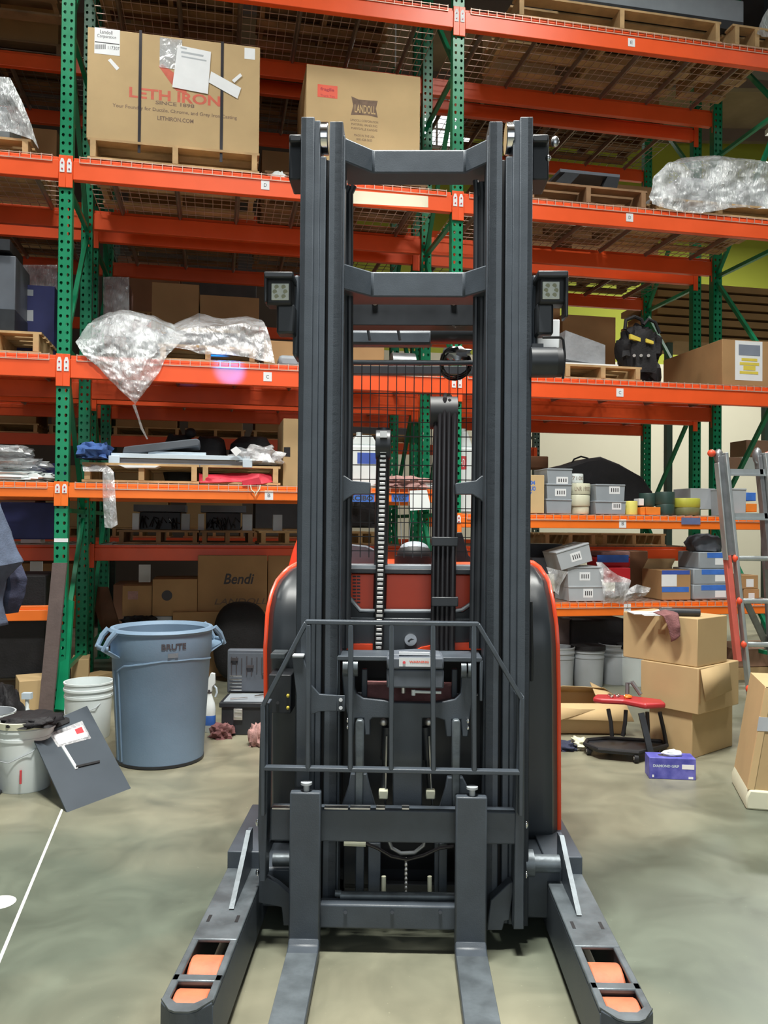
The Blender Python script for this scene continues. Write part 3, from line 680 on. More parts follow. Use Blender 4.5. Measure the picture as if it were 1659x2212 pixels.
thing('bubble_wrap', 'clear bubble wrap trailing from the pallet down over the amber beam', 'plastic wrap', RK, [
    P('film', filmsheet([[(176, 1000, .05), (200, 1004, .03), (228, 1003, .03)], [(180, 1018, .0), (215, 1014, -.01), (238, 1010, -.0)], [(222, 1020, -.02), (232, 1020, -.03), (246, 1020, -.02)], [(222, 1075, -.05), (236, 1075, -.06), (250, 1075, -.05)], [(226, 1138, -.05), (240, 1140, -.06), (254, 1132, -.05)]], 16, 50, .018), 'film_bag')])
lump(RK, 555, 975, .2, .42, .3, .14, 'crumpled clear plastic sheeting at the right end of the panels', 'film_bag', 'plastic wrap', 'plastic_sheeting', .6, z0=z+.03, n=34)
c = R(498, 985, .04); thing('paper_tag', 'small white printed tag on the crumpled plastic sheeting', 'label', RK, [P('paper_tag', MB().ppoly(RK, [(498, 972), (510, 964), (522, 974), (510, 986)], .0, .0015), 'paper')])
thing('red_strap', 'bright red ratchet strap coiled inside the pallet with a steel hook hanging over the beam', 'strap', RK, [
    P('webbing', filmsheet([[(430, 1022, .1), (445, 1026, .08), (500, 1020, .12), (560, 1022, .06), (586, 1024, .1)], [(430, 1042, .05), (450, 1032, .03), (500, 1033, .05), (560, 1040, .03), (588, 1040, .05)], [(432, 1044, .02), (470, 1043, .02), (520, 1040, .03), (560, 1046, .02), (590, 1041, .03)]], 40, 12, .02), 'strap_red', solid=.004),
    P('webbing', MB().ppoly(RK, [(522, 1038), (560, 1030), (565, 1046), (524, 1049)], -.01, .01), 'strap_red', bev=.003),
    P('hook', MB().tube([R(541, 1048, -.03), R(543, 1058, -.04), R(550, 1064, -.045), R(552, 1072, -.045), R(555, 1064, -.045), R(561, 1056, -.04), R(562, 1048, -.03)], .0045, 8), 'plastic_cream')])
a, b, z0, z1 = pbx(612, 700, 905, .2, zB)
carton(RK, a, b, .2, .85, z0, z1, 'tall tan carton with a torn hand hole, against the left mast rail', 'carton', [
    P('hand_hole', MB().ppoly(RK, [(607+6, 966), (627, 966), (627, 987), (613, 986)], .199, .2), 'black_cloth')])
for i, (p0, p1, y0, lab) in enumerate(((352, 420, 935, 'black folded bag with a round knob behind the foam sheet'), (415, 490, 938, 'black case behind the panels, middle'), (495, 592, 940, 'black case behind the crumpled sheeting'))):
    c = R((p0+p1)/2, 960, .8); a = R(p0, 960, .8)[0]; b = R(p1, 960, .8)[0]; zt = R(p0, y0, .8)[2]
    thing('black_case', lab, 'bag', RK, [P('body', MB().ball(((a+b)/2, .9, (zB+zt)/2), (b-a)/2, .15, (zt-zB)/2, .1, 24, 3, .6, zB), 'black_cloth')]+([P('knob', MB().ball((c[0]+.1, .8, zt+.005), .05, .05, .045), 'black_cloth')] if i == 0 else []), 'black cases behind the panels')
# B left edge: bags
for i, (x0, x1, y0, y1, nm) in enumerate(((-50, 112, 1018, 1040, 'lowest'), (-50, 100, 990, 1019, 'middle'), (-40, 65, 964, 994, 'topmost'))):
    a = R(x0, y0, .15)[0]; b = R(x1, y0, .15)[0]; z0 = zB+[.0, .085, .185][i]; z1 = z0+[.08, .095, .09][i]
    thing('clear_bag', 'filled clear plastic bag at the left edge beside the green post, %s of three' % nm, 'bag', RK, [P('clear_bag', MB().ball(((a+b)/2, .25, (z0+z1)/2), (b-a)/2, .2, (z1-z0)/2, .35, 30, 4, .6, z0), 'film_soft' if i else 'plastic_white')], 'stacked clear bags')
lump(RK, 100, 1000, .55, .35, .3, .18, 'dark navy bundle behind the clear bags', 'navy', 'bag', 'navy_bundle', .3, z0=zB)
tp = MB().ppoly(RK, [(757, 411), (925, 424), (925, 448), (757, 439)], -.0135, -.0122)  # thin glossy cream strip over the beam face
thing('cream_strip', 'long glossy cream strip on the beam behind the mast top', 'tape', RK, [P('cream_strip', tp, 'cream_gloss')])
# ---------------------------------------------------------------- behind the mast on level B
def jug(px0, px1, py0, t, zb, label, lab_mat, lx, txt=None):
    a = R(px0, 1000, t)[0]; b = R(px1, 1000, t)[0]; zt = R(px0, py0, t)[2]; cx = (a+b)/2; hh = zt-zb
    body = MB().box(a, b, t, t+.24, zb, zb+hh*.8).prism([(a, zb+hh*.8), (b, zb+hh*.8), (b-.05, zb+hh), (a+.05, zb+hh)], 'y', t+.02, t+.22)
    cap = MB().cyl((a+.09, t+.12, zb+hh), (a+.09, t+.12, zb+hh+.03), .025, 14)
    return thing('jug', label, 'jug', RK, [P('body', body, 'plastic_white', bev=.015), P('cap', cap, 'plastic_white'),
            P('label', pp(RK, MB(), *lx, t), lab_mat, [P('lettering', MB().ptext(RK, txt, lx[0]+4, lx[1]-4, lx[2]+6, lx[3]-6, t-.0015), 'paper')] if txt else ())])
jug(757, 818, 938, .1, zB, 'white square jug with a blue label, seen through the mast left of the chain', 'label_blue', (772, 814, 978, 1002))
jug(986, 1024, 930, .15, zBr, 'white jug with a red label, seen through the mast right of the green post', 'label_red', (991, 1008, 985, 1014), 'HD')
rcart(1133, 1176, 1026, .02, .5, zBr, 'tan carton with blue marker lettering beside the right mast rail', 'carton_pale', [
    P('lettering', MB().ptext(RK, '204', 1140, 1156, 1038, 1047, .02, bold=.05).ptext(RK, 'CUO', 1140, 1157, 1050, 1060, .02, bold=.05).ptext(RK, 'IV', 1140, 1149, 1062, 1070, .02, bold=.05), 'tape_blue')])
lump(RK, 872, 1052, .06, .42, .2, .09, 'pinkish rag draped over the beam, seen through the mast', 'rag_pink', 'rag', 'rag', .7, z0=zB-.0, n=34)
lump(RK, 918, 1045, .1, .18, .2, .06, 'white cloth beside the pinkish rag', 'plastic_white', 'cloth', 'white_cloth', .5, z0=zB)
thing('paper_notice', 'blank white paper hanging from the beam, seen through the mast', 'paper', RK, [P('paper_notice', MB().ppoly(RK, [(885, 1060), (922, 1058), (932, 1100), (886, 1103)], -.03, -.028), 'lit_sheet')])
for x0, x1, wd, nm in ((753, 809, 'RCIBO', 'left of the chain'), (846, 883, 'WEST', 'right of the chain')):
    tp = MB(); pp(RK, tp, x0, x1, 1067, 1084, -.013)
    thing('blue_tape', 'blue tape with handwritten letters on the beam, seen through the mast '+nm, 'tape', RK, [P('strip', tp, 'tape_blue', [P('lettering', MB().ptext(RK, wd, x0+3, x1-3, 1070, 1081, -.0145, bold=.03), 'ink')])])
lump(RK, 780, 1110, .9, .4, .3, .3, 'black bag hanging below the taped beam, seen through the mast', 'black_cloth', 'bag', 'black_bag', .5, z0=R(780, 1140, .9)[2])
for px, l in ((862, 'left'), (882, 'right')):
    thing('hanging_cord', 'grey cord hanging below the white paper notice, '+l+' of two', 'cord', RK, [P('hanging_cord', MB().tube([R(px, 1082, -.02), R(px+1, 1100, .0), R(px+4, 1130, .12), R(px+(6 if px < 870 else 0), 1190, .1)], .004, 6), 'alu')], 'hanging cords')
slab(988, 1018, 1070, 1108, .5, .3, 'lime_box', 'yellow-green box below the shelf, seen just right of the mast hoses', 'box', 'lime')
slab(992, 1016, 1110, 1136, .5, .3, 'orange_box', 'orange box under the yellow-green box, seen right of the hoses', 'box', 'tub_orange')
# ---------------------------------------------------------------- level B right: bins, rolls, tubs
def bin_(px0, px1, py0, py1, t, dep, label, mat='bin_grey', lab=None, tilt=0, group='grey parts bins', z0=None):
    m = (px0+px1)/2; a = R(px0, (py0+py1)/2, t)[0]; b = R(px1, (py0+py1)/2, t)[0]
    z1 = R(m, py0, t)[2]; zz = R(m, py1, t)[2] if z0 is None else z0
    def bx(m_, *q):
        return m_
    body = MB(); body.prism([(a+.006, zz), (b-.006, zz), (b, z1-.012), (a, z1-.012)], 'y', t, t+dep); body.box(a-.002, b+.002, t-.005, t+dep, z1-.014, z1)
    parts = [body]; ex = []
    if lab:
        l = MB(); pp(RK, l, *lab, t); k = MB()
        x0, x1, y0, y1 = lab
        for i in range(4):
            xx = x0+(x1-x0)*(.18+.2*i); k.pbox(RK, xx, xx+(x1-x0)*.09, y0+(y1-y0)*.25, y1-(y1-y0)*.25, t-.002, t-.0013)
        ex = [(l, k)]
    if tilt:
        c = ((a+b)/2, t, zz)
        body.turn(0, c, 'Y', tilt)
        for l, k in ex: l.turn(0, c, 'Y', tilt); k.turn(0, c, 'Y', tilt)
    return thing('parts_bin', label, 'bin', RK, [P('body', body, mat, bev=.003)]+[P('label', l, 'paper', [P('print', k, 'ink')]) for l, k in ex], group)
t = .03
bin_(1180, 1235, 1078, 1111, t, .3, 'blank grey parts bin, lowest of the stack of three by the mast', 'bin_grey', z0=zBr)
bin_(1181, 1235, 1045, 1079, t, .3, 'grey labelled parts bin, middle of the stack of three by the mast', 'bin_grey', (1199, 1223, 1056, 1072))
bin_(1182, 1236, 1012, 1046, t, .3, 'grey labelled parts bin, top of the stack of three by the mast', 'bin_grey', (1202, 1227, 1030, 1045))
bin_(1286, 1352, 1082, 1113, t, .32, 'grey labelled parts bin under another, right of the white rolls', 'bin_grey', (1322, 1342, 1085, 1101), z0=zBr)
bin_(1287, 1350, 1046, 1083, t, .32, 'grey labelled parts bin on top of the pair right of the white rolls', 'bin_grey', (1316, 1339, 1050, 1067))
def roll(px0, px1, py0, py1, t, label, mat, name='tape_roll', cat='tape roll', hole=.45, group=None, z0=None, txt=None, dt=0):
    a = R(px0, (py0+py1)/2, t)[0]; b = R(px1, (py0+py1)/2, t)[0]; r = (b-a)/2; m = (px0+px1)/2
    z1 = R(m, py0, t)[2]; zz = R(m, py1, t)[2] if z0 is None else z0; c = ((a+b)/2, t+r+dt, 0)
    ex = []
    if txt:
        mb = MB().text(txt, -.5, 0, 0, 1, 1); vs = []
        for v in mb.v:
            th = v[0]*1.5; vs.append((c[0]+(r+.001)*math.sin(th), c[1]-(r+.001)*math.cos(th), zz+(z1-zz)*(.3+.4*v[2])))
        mb.v = vs; ex = [P('lettering', mb, 'ink_brown')]
    return thing(name, label, cat, RK, [P('body', MB().lathe(c, [(r*hole, zz), (r*.97, zz), (r, zz+.006), (r, z1-.006), (r*.97, z1), (r*hole, z1), (r*hole, zz)], 28), mat)]+ex, group)
roll(1240, 1280, 1093, 1112, .04, 'cream roll on the upper shelf, lowest of the stack between grey bins', 'plastic_cream', group='cream and white rolls', z0=zBr)
roll(1236, 1283, 1069, 1093, .03, 'cream roll, second from the bottom of the stack between grey bins', 'plastic_cream', group='cream and white rolls')
roll(1237, 1284, 1044, 1068, .03, 'cream roll with brown printed letters, second from the top of the stack', 'plastic_cream', group='cream and white rolls', txt='LNR 19002')
roll(1233, 1266, 1023, 1043, .06, 'small white roll topping the stack between grey bins', 'plastic_white', group='cream and white rolls', txt='7100')
thing('black_bag', 'large floppy black garment bag slumped behind the bins, upper shelf right', 'bag', RK, [
    P('body', MB().ppoly(RK, [(1195, 1010), (1240, 1000), (1270, 990), (1300, 986), (1340, 1002), (1375, 1022), (1390, 1030), (1398, 1042), (1412, 1062), (1412, 1100), (1200, 1100)], .42, .75), 'black_cloth', bev=.03),
    P('handle', MB().tube([R(1230, 1010, .5), R(1240, 992, .5), R(1255, 986, .5), R(1270, 990, .5), R(1275, 1000, .5)], .008, 8), 'rubber')])
slab(1130, 1185, 985, 1012, .7, .2, 'brown_machine', 'brown machine part behind the bins beside the right mast rail', 'machine part', 'board_tan', .01)
roll(1355, 1383, 1082, 1111, .03, 'pale yellow tub on the upper shelf', 'yellow', 'tub', 'tub', .3, z0=zBr)
slab(1381, 1391, 1077, 1092, .12, .1, 'small_carton', 'tiny white carton behind the yellow tub', 'cardboard box', 'paper')
slab(1384, 1394, 1096, 1112, .04, .1, 'orange_box', 'narrow orange box right of the yellow tub', 'box', 'tub_orange')
slab(1396, 1427, 1095, 1112, .03, .12, 'orange_box', 'wide orange box left of the dark green tubs', 'box', 'tub_orange')
roll(1392, 1428, 1065, 1093, .14, 'dark green tub behind the orange box', 'dark_green', 'tub', 'tub', .2, group='dark green tubs')
roll(1429, 1465, 1089, 1112, .03, 'dark green tub below its twin with a white label', 'dark_green', 'tub', 'tub', .2, group='dark green tubs', z0=zBr)
rl = roll(1428, 1466, 1062, 1089, .03, 'dark green tub with a white label, on top of another', 'dark_green', 'tub', 'tub', .2, group='dark green tubs')
roll(1470, 1524, 1096, 1113, .05, 'olive roll on the upper shelf under the yellow-green one', 'olive', z0=zBr)
roll(1468, 1526, 1076, 1096, .05, 'yellow-green tape roll on the olive roll', 'lime')
slab(1492, 1545, 1055, 1100, .35, .3, 'grey_carton', 'plain grey box behind the yellow-green roll, left of the ladder', 'box', 'bin_pale')
bin_(1577, 1612, 1055, 1108, .05, .3, 'pale grey round-shouldered bin seen through the ladder, upper shelf', 'bin_pale', z0=zBr)
slab(1612, 1633, 1064, 1082, .05, .2, 'blue_box', 'small blue box with brown top seen through the ladder', 'box', 'tape_blue')
slab(1612, 1635, 1088, 1106, .05, .2, 'orange_box', 'orange box seen through the ladder, upper shelf', 'box', 'tub_orange')
tp = MB(); pp(RK, tp, 1472, 1513, 1118, 1133, -.021)
thing('blue_tape', 'strip of dull blue tape on the amber beam left of the ladder', 'tape', RK, [P('blue_tape', tp, 'tape_dim')])
slab(1570, 1600, 988, 1014, .9, .3, 'small_carton', 'reddish brown carton on the second row, seen above the ladder rungs', 'cardboard box', 'carton_red')
slab(1603, 1637, 988, 1016, .9, .3, 'small_carton', 'pale wrapped carton with red print beyond the ladder top', 'cardboard box', 'plastic_white')
slab(1612, 1720, 952, 986, 1.6, .3, 'small_carton', 'reddish brown carton against the cream wall at the right edge', 'cardboard box', 'carton_red')
# ---------------------------------------------------------------- lowest shelf right
bin_(1228, 1308, 1266, 1301, .02, .3, 'pale grey labelled bin on the lowest shelf, bottom of the slumped stack', 'bin_pale', (1260, 1281, 1272, 1291), z0=zA)
bin_(1226, 1304, 1224, 1267, .02, .3, 'pale grey labelled bin, middle of the slumped stack on the lowest shelf', 'bin_pale', (1252, 1275, 1236, 1254))
bin_(1210, 1283, 1181, 1222, .0, .3, 'pale grey labelled bin tilted on top of the slumped stack', 'bin_pale', (1238, 1261, 1193, 1212), tilt=-.28)
slab(1140, 1215, 1175, 1225, .5, .35, 'dark_case', 'black equipment case behind the tilted bin', 'case', 'truck_black')
slab(1150, 1230, 1205, 1240, .3, .2, 'grey_box', 'dark grey box between the truck and the tilted bin', 'box', 'machine_grey')
thing('clear_bag', 'clear plastic bag hanging between the truck cover and the slumped bins', 'bag', RK, [P('clear_bag', filmsheet([[(1180, 1225, -.02), (1205, 1232, -.03), (1228, 1235, .0)], [(1185, 1240, -.03), (1200, 1255, -.04), (1212, 1262, -.02)], [(1190, 1260, -.03), (1200, 1280, -.03), (1206, 1285, -.02)]], 16, 16, .02), 'film_bag')])
thing('clear_bag', 'pinkish white plastic bag slumped right of the pale bins', 'bag', RK, [P('clear_bag', filmsheet([[(1288, 1215, .05), (1300, 1215, .02), (1312, 1230, .03)], [(1300, 1245, -.02), (1325, 1245, -.04), (1362, 1252, .0)], [(1302, 1275, -.03), (1330, 1280, -.06), (1355, 1275, -.02)], [(1304, 1303, -.03), (1325, 1300, -.05), (1348, 1305, -.03)]], 26, 26, .03), 'film_bag')])
thing('red_case', 'glossy red toolbox with blue lettered tape on the lid, lowest shelf', 'toolbox', RK, [
    P('body', MB().pbox(RK, 1292, 1363, 1204, 1226, .35, .6), 'red', bev=.02), P('lid', MB().pbox(RK, 1300, 1362, 1191, 1204, .36, .6), 'rag_pink', bev=.012), P('tape', pp(RK, MB(), 1290, 1358, 1199, 1215, .349), 'tape_blue')])
slab(1305, 1362, 1227, 1258, .2, .25, 'red_box', 'bright red box under the red toolbox, behind the pinkish bag', 'box', 'red', .004)
thing('clear_bag', 'twisted clear bag lying at the front of the lowest shelf', 'bag', RK, [P('clear_bag', filmsheet([[(1350, 1275, .0), (1375, 1262, .0), (1398, 1268, .02), (1407, 1270, .02)], [(1348, 1285, -.03), (1370, 1280, -.04), (1390, 1282, -.02), (1402, 1278, .0)], [(1342, 1303, -.02), (1355, 1296, -.03), (1375, 1290, -.02), (1392, 1288, .0)]], 30, 16, .025), 'film_bag')])
slab(1360, 1400, 1190, 1300, .6, .3, 'brown_machine', 'dark brown machine behind the red toolbox', 'machine part', 'board_tan', .01)
a, b, z0, z1 = pbx(1430, 1492, 1232, .05, zA)
thing('cardboard_box', 'open carton with two blue tape bands and a white sheet, left of the blue-taped bins', 'cardboard box', RK, [
    P('body', MB().box(a, b, .05, .4, z0, z1), 'carton_brown', bev=.003), P('flap', MB().prism([(a, z1), (b, z1), (b+.05, z1+.09), (a+.05, z1+.09)], 'y', .38, .385), 'carton'),
    P('tape', pp(RK, MB(), 1430, 1490, 1232, 1241, .05), 'label_blue'), P('tape', pp(RK, MB(), 1430, 1488, 1268, 1279, .05), 'tape_blue'), P('sheet', pp(RK, MB(), 1429, 1462, 1241, 1267, .05), 'paper')])
for i, (x0, y0, y1, nm) in enumerate(((1497, 1262, 1298, 'bottom'), (1498, 1228, 1263, 'middle'), (1510, 1192, 1229, 'top'))):
    a = R(x0, y0, .05)[0]; b = R(1580, y0, .05)[0]; z0 = zA if i == 0 else R(1530, y1, .05)[2]; z1 = R(1530, y0, .05)[2]
    thing('parts_bin', 'grey bin with blue tape, %s of the stack behind the ladder rail' % nm, 'bin', RK, [
        P('body', MB().box(a, b, .05, .4, z0, z1-.002), 'bin_grey', bev=.01), P('tape', pp(RK, MB(), x0+18, 1576, y0+2, y0+13, .05), 'tape_blue'), P('label', pp(RK, MB(), 1545, 1568, y0+14, y0+28, .05), 'paper')], 'blue-taped bins')
lump(RK, 1520, 1185, .2, .3, .25, .16, 'dark grey sack on top of the blue-taped bins', 'machine_grey', 'bag', 'sack', .3, z0=R(1530, 1192, .05)[2])
for i, (x0, x1, y0, y1, nm) in enumerate(((1607, 1640, 1272, 1297, 'lower'), (1602, 1638, 1242, 1272, 'upper'))):
    a = R(x0, y0, .1)[0]; b = R(x1, y0, .1)[0]; z0 = zA if i == 0 else R(1620, y1, .1)[2]
    carton(RK, a, b, .1, .35, z0, R(1620, y0, .1)[2]-.002, 'small carton with a white label seen through the ladder, %s of two' % nm, 'carton_brown', [P('label', pp(RK, MB(), x0+10, x1-10, y0+9, y1-4, .1), 'paper')], group='small cartons')
tp = MB().ppoly(RK, [(1347, 1302), (1361, 1302), (1361, 1322), (1347, 1322)], -.017, -.015)
# second row lowest level
z2 = 1.07+.155
def r2pal(px0, px1, label, z=z2, mat='wood_dark', t=T2+.02, h=.13):
    a = R(px0, 1160, t)[0]; b = R(px1, 1160, t)[0]; return pallet(RK, a, b, t, t+.9, z, label, mat, h)
r2pal(252, 430, 'dark pallet of the second row under the electronic units, left')
r2pal(432, 550, 'dark pallet of the second row under the electronic units, middle')
r2pal(560, 680, 'paler pallet of the second row beside the left mast rail', mat='wood')
r2pal(742, 815, 'pale pallet seen low through the mast', mat='wood')
r2pal(1175, 1290, 'pale pallet below the tape rolls, second row', mat='wood')
r2pal(1300, 1440, 'pale worn pallet below the dark green tubs, second row', mat='wood')
zz = z2+.135
for i, (x0, x1, g) in enumerate(((286, 300, 'bin_pale'), (392, 410, 'bin_grey'), (428, 441, 'bin_pale'), (524, 545, 'bin_grey'), (590, 610, 'bin_grey'))):
    a = R(x0, 1110, T2+.1)[0]; b = R(x1, 1110, T2+.1)[0]
    thing('steel_post', 'short grey steel post between pallets of the second row, %s' % ['leftmost', 'second from the left', 'third from the left', 'fourth from the left', 'beside the mast rail'][i], 'machine part', RK, [P('steel_post', MB().box(a, b, T2+.1, T2+.2, zz, zz+.155), g)], 'steel posts')
for i, (x0, x1, nm) in enumerate(((302, 390, 'left'), (445, 520, 'right'))):
    a = R(x0, 1110, T2+.3)[0]; b = R(x1, 1110, T2+.3)[0]; g = MB(); rr = random.Random(i)
    for k in range(16):
        x = a+(b-a)*rr.random(); x2 = x+rr.uniform(-.1, .1); g.tube([(x, T2+.25, zz+rr.uniform(0, .03)), ((x+x2)/2, T2+.22, zz+rr.uniform(.05, .14)), (x2, T2+.25, zz+rr.uniform(0, .12))], .006, 5)
    thing('electronic_unit', 'dark open machine with tangled cables on the second row, %s one' % nm, 'machine part', RK, [
        P('case', MB().box(a, b, T2+.3, T2+.7, zz, zz+.17), 'truck_black', bev=.005), P('cables', g, 'hose'), P('cover', MB().box(a-.05, b+.05, T2+.2, T2+.8, zz+.175, zz+.24), 'machine_grey')], 'cabled machines')
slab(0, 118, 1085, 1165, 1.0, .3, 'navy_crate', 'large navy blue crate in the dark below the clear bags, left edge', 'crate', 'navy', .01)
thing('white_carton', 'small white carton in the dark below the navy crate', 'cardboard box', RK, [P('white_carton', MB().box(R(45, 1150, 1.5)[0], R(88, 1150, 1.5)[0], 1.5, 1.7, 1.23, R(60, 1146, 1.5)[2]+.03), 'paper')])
# upper levels of row two: pallets and loads making the brown undersides
for zz_, nm in ((4.037+.155, 'third'), (5.59+.155, 'top')):
    for i, (s0, s1) in enumerate(((-2.9, -1.7), (-1.5, -.3), (.25, 1.35), (1.5, 2.55), (3.75, 4.65), (4.75, 5.85))):
        pallet(RK, s0, s1, T2+.06, T2+1.05, zz_, 'pallet on the %s level of the second row, %s from the left' % (nm, ['first', 'second', 'third', 'fourth', 'fifth', 'sixth', 'seventh', 'eighth'][i]), 'wood_dark', .14, 'second row pallets')
        carton(RK, s0+.05, s1-.05, T2+.1, T2+1.0, zz_+.142, zz_+.9, 'brown carton on the %s level of the second row, %s from the left' % (nm, ['first', 'second', 'third', 'fourth', 'fifth', 'sixth', 'seventh', 'eighth'][i]), 'carton_brown', seam=False, group='second row cartons')
for i, (s0, s1) in enumerate(((.15, 1.3), (1.45, 2.6), (-2.6, -1.4), (-1.3, -.2))):
    pallet(RK, s0, s1, .05, 1.0, zE, 'pallet on the topmost level %s' % ['above the printed carton', 'above the fragile-sticker carton', 'far above the left edge, outer', 'far above the left edge, inner'][i], 'wood_dark', .14, 'topmost pallets')
    carton(RK, s0+.03, s1-.03, .08, .95, zE+.142, zE+1.0, 'brown carton on the topmost level %s' % ['above the printed carton', 'above the fragile-sticker carton', 'far above the left edge, outer', 'far above the left edge, inner'][i], 'carton_brown', seam=False, group='topmost cartons')
for i, (px0, px1, py0) in enumerate(((328, 430, 612), (432, 560, 640), (1130, 1210, 640))):
    rcart(px0, px1, py0, T2+.3, .5, 2.68, ['wide brown carton of the second row above the wrapped load', 'brown carton of the second row left of the work light', 'brown carton of the second row right of the mast'][i], 'carton_brown', seam=False)
# ---------------------------------------------------------------- on the floor under the left bay
def fcart(px0, px1, py0, py1, t, dep, label, mat='carton_brown', extra=(), z0=0, **k):
    a = R(px0, (py0+py1)/2, t)[0]; b = R(px1, (py0+py1)/2, t)[0]; m = (px0+px1)/2
    z0 = R(m, py1, t)[2] if z0 is None else z0
    return carton(RK, a, b, t, t+dep, z0, R(m, py0, t)[2], label, mat, extra, **k)
t = 1.3
zb = R(470, 1321, t)[2]
fcart(372, 600, 1321, 1500, t-.05, .7, 'brown carton with a printed oval mark, under the scripted carton', 'carton_brown', [
    P('printed_oval', (lambda m: m.tube([R(414+31*math.cos(a_*math.pi/12), 1359+17*math.sin(a_*math.pi/12), t-.052) for a_ in range(25)], .006, 4))(MB()), 'ink_brown'),
    P('lettering', MB().ptext(RK, 'BIDAC', 388, 441, 1351, 1367, t-.05, bold=.03, shear=.1), 'ink_brown')])
fcart(427, 577, 1200, 1321, t, .6, 'large brown carton with black script lettering, low under the left bay', 'carton_brown', [
    P('lettering', MB().ptext(RK, 'Bendi', 483, 549, 1239, 1262, t, bold=.02, shear=.25), 'ink'),
    P('lettering', MB().ptext(RK, 'LANDOLL', 463, 576, 1293, 1306, t, bold=.01, shear=.25), 'ink_brown')], z0=zb+.003)
fcart(578, 640, 1200, 1350, t+.1, .5, 'brown carton beside the scripted carton, against the truck cover', 'carton_brown', z0=zb+.003)
zk = R(375, 1330, t)[2]
thing('pale_crate', 'pale crate on the floor behind the trash can', 'crate', RK, [P('pale_crate', MB().box(R(265, 1400, t)[0], R(371, 1400, t)[0], t, t+.5, 0, zk-.003), 'bin_pale', bev=.01)])
lump(RK, 302, 1350, t-.1, .3, .2, .1, 'heap of dark rags on the pale crate behind the trash can', 'black_cloth', 'rag', 'rag', .6, z0=zk-.09)
fcart(329, 426, 1251, 1330, t-.02, .5, 'brown carton with a round dark hole, left of the scripted carton', 'carton_brown', [P('round_hole', MB().cyl((R(361, 1286, t)[0], t-.0225, R(361, 1286, t)[2]), (R(361, 1286, t)[0], t-.0203, R(361, 1286, t)[2]), .048, 24), 'ink')], z0=zk)
fcart(264, 328, 1265, 1346, t-.0, .45, 'brown carton with a pale label, at the left of the group under the left bay', 'carton_brown', [P('label', pp(RK, MB(), 276, 298, 1277, 1295, t), 'rag_pink')], z0=zk)
thing('black_bowl', 'round-backed black plastic shell standing behind the toolbox', 'machine part', RK, [P('black_bowl', MB().ball((R(521, 1375, 1.0)[0], 1.0, 0.36), .25, .12, .36, .0, 32, 1, .75), 'black_cloth')])
for px0, px1, py0, py1, nm in ((300, 325, 1220, 1244, 'above the cartons, left bay'), (65, 92, 1213, 1240, 'left of the left green post')):
    a = R(px0, py0, 3.4)[0]; b = R(px1, py0, 3.4)[0]  # pale patch far behind, built as a thin standing panel
    thing('white_patch', 'bright white patch far behind, made as a standing panel, '+nm, 'board', RK, [P('white_patch', MB().box(a, b, 3.4, 3.42, 0, R(px0, py0, 3.4)[2]), 'plastic_white')])
# loads of the far row
rr = random.Random(21)
nth = ['first', 'second', 'third', 'fourth', 'fifth', 'sixth']
for lv, z_, ranges, hmin, hmax, nm in ((0, .0, ((-3.3, -.45), (-.25, 2.65), (2.85, 5.7)), .55, .95, 'on the floor'), (1, 1.225, ((-3.3, -.45), (-.25, 2.65)), .5, 1.0, 'on the lowest beam'), (2, 2.605, ((-3.3, -.45), (-.25, 2.65), (2.9, 4.4)), .5, 1.1, 'on the second beam'), (3, 4.19, ((-3.3, -.45), (-.25, 2.2), (3.3, 4.6)), .5, 1.0, 'on the third beam')):
    k_ = 0
    for ra, rb in ranges:
        s_ = ra
        while s_ < rb-.5:
            wd_ = min(rr.uniform(.75, 1.2), rb-s_); k_ += 1
            h_ = rr.uniform(hmin, hmax); pm = .13 if z_ > 0 else 0
            if z_ > 0: pallet(RK, s_, s_+wd_, T3+.02, T3+.95, z_, 'far pallet %s, %s from the left' % (nm, (nth+['seventh', 'eighth', 'ninth', 'tenth', 'eleventh'])[k_-1]), 'wood', .13, 'far row pallets')
            carton(RK, s_+.04, s_+wd_-.04, T3+.06, T3+.9, z_+pm+.002, z_+pm+h_, 'carton of the far row %s, %s from the left' % (nm, (nth+['seventh', 'eighth', 'ninth', 'tenth', 'eleventh'])[k_-1]), ['carton_brown', 'carton_red', 'carton_brown', 'machine_grey', 'carton'][rr.randrange(5)], seam=False, group='far row cartons')
            s_ += wd_+rr.uniform(.04, .2)
a, b = R(205, 640, 3.0)[0], R(272, 640, 3.0)[0]
for px0, px1, py0, nm in ((226, 276, 600, 'right of the left green post'), (20, 120, 575, 'left of the left green post')):
    a, b = R(px0, 640, T2+.35)[0], R(px1, 640, T2+.35)[0]
    thing('wrapped_load', 'pinkish load under shiny film on the second row, '+nm, 'wrapped load', RK, [P('load', MB().box(a, b, T2+.35, T2+.9, 2.678, R(px0, py0, T2+.35)[2]), 'rag_pink', bev=.01),
        P('film', filmsheet([[(px0-3, py0-3, T2+.33), (px1+3, py0-3, T2+.33)], [(px0-3, 700, T2+.3), (px1+3, 700, T2+.3)]], 16, 24, .02), 'film')])
a, b = R(1405, 660, 3.2)[0], R(1720, 660, 3.2)[0]
lm = MB(); zb_ = R(1560, 742, 3.2)[2]; n_ = 7
for i in range(n_):
    lm.box(a+.1*(i % 2), b, 3.2, 4.0, zb_+i*.115, zb_+i*.115+.08)
thing('lumber_rack', 'stack of orange-brown lumber planks far behind at the right, above the long carton', 'lumber', RK, [P('planks', lm, 'carton_brown'), P('post', MB().box(a+.3, a+.38, 3.3, 3.38, 0, zb_), 'rack_grey_green'), P('post', MB().box(b-.4, b-.32, 3.3, 3.38, 0, zb_), 'rack_grey_green')])
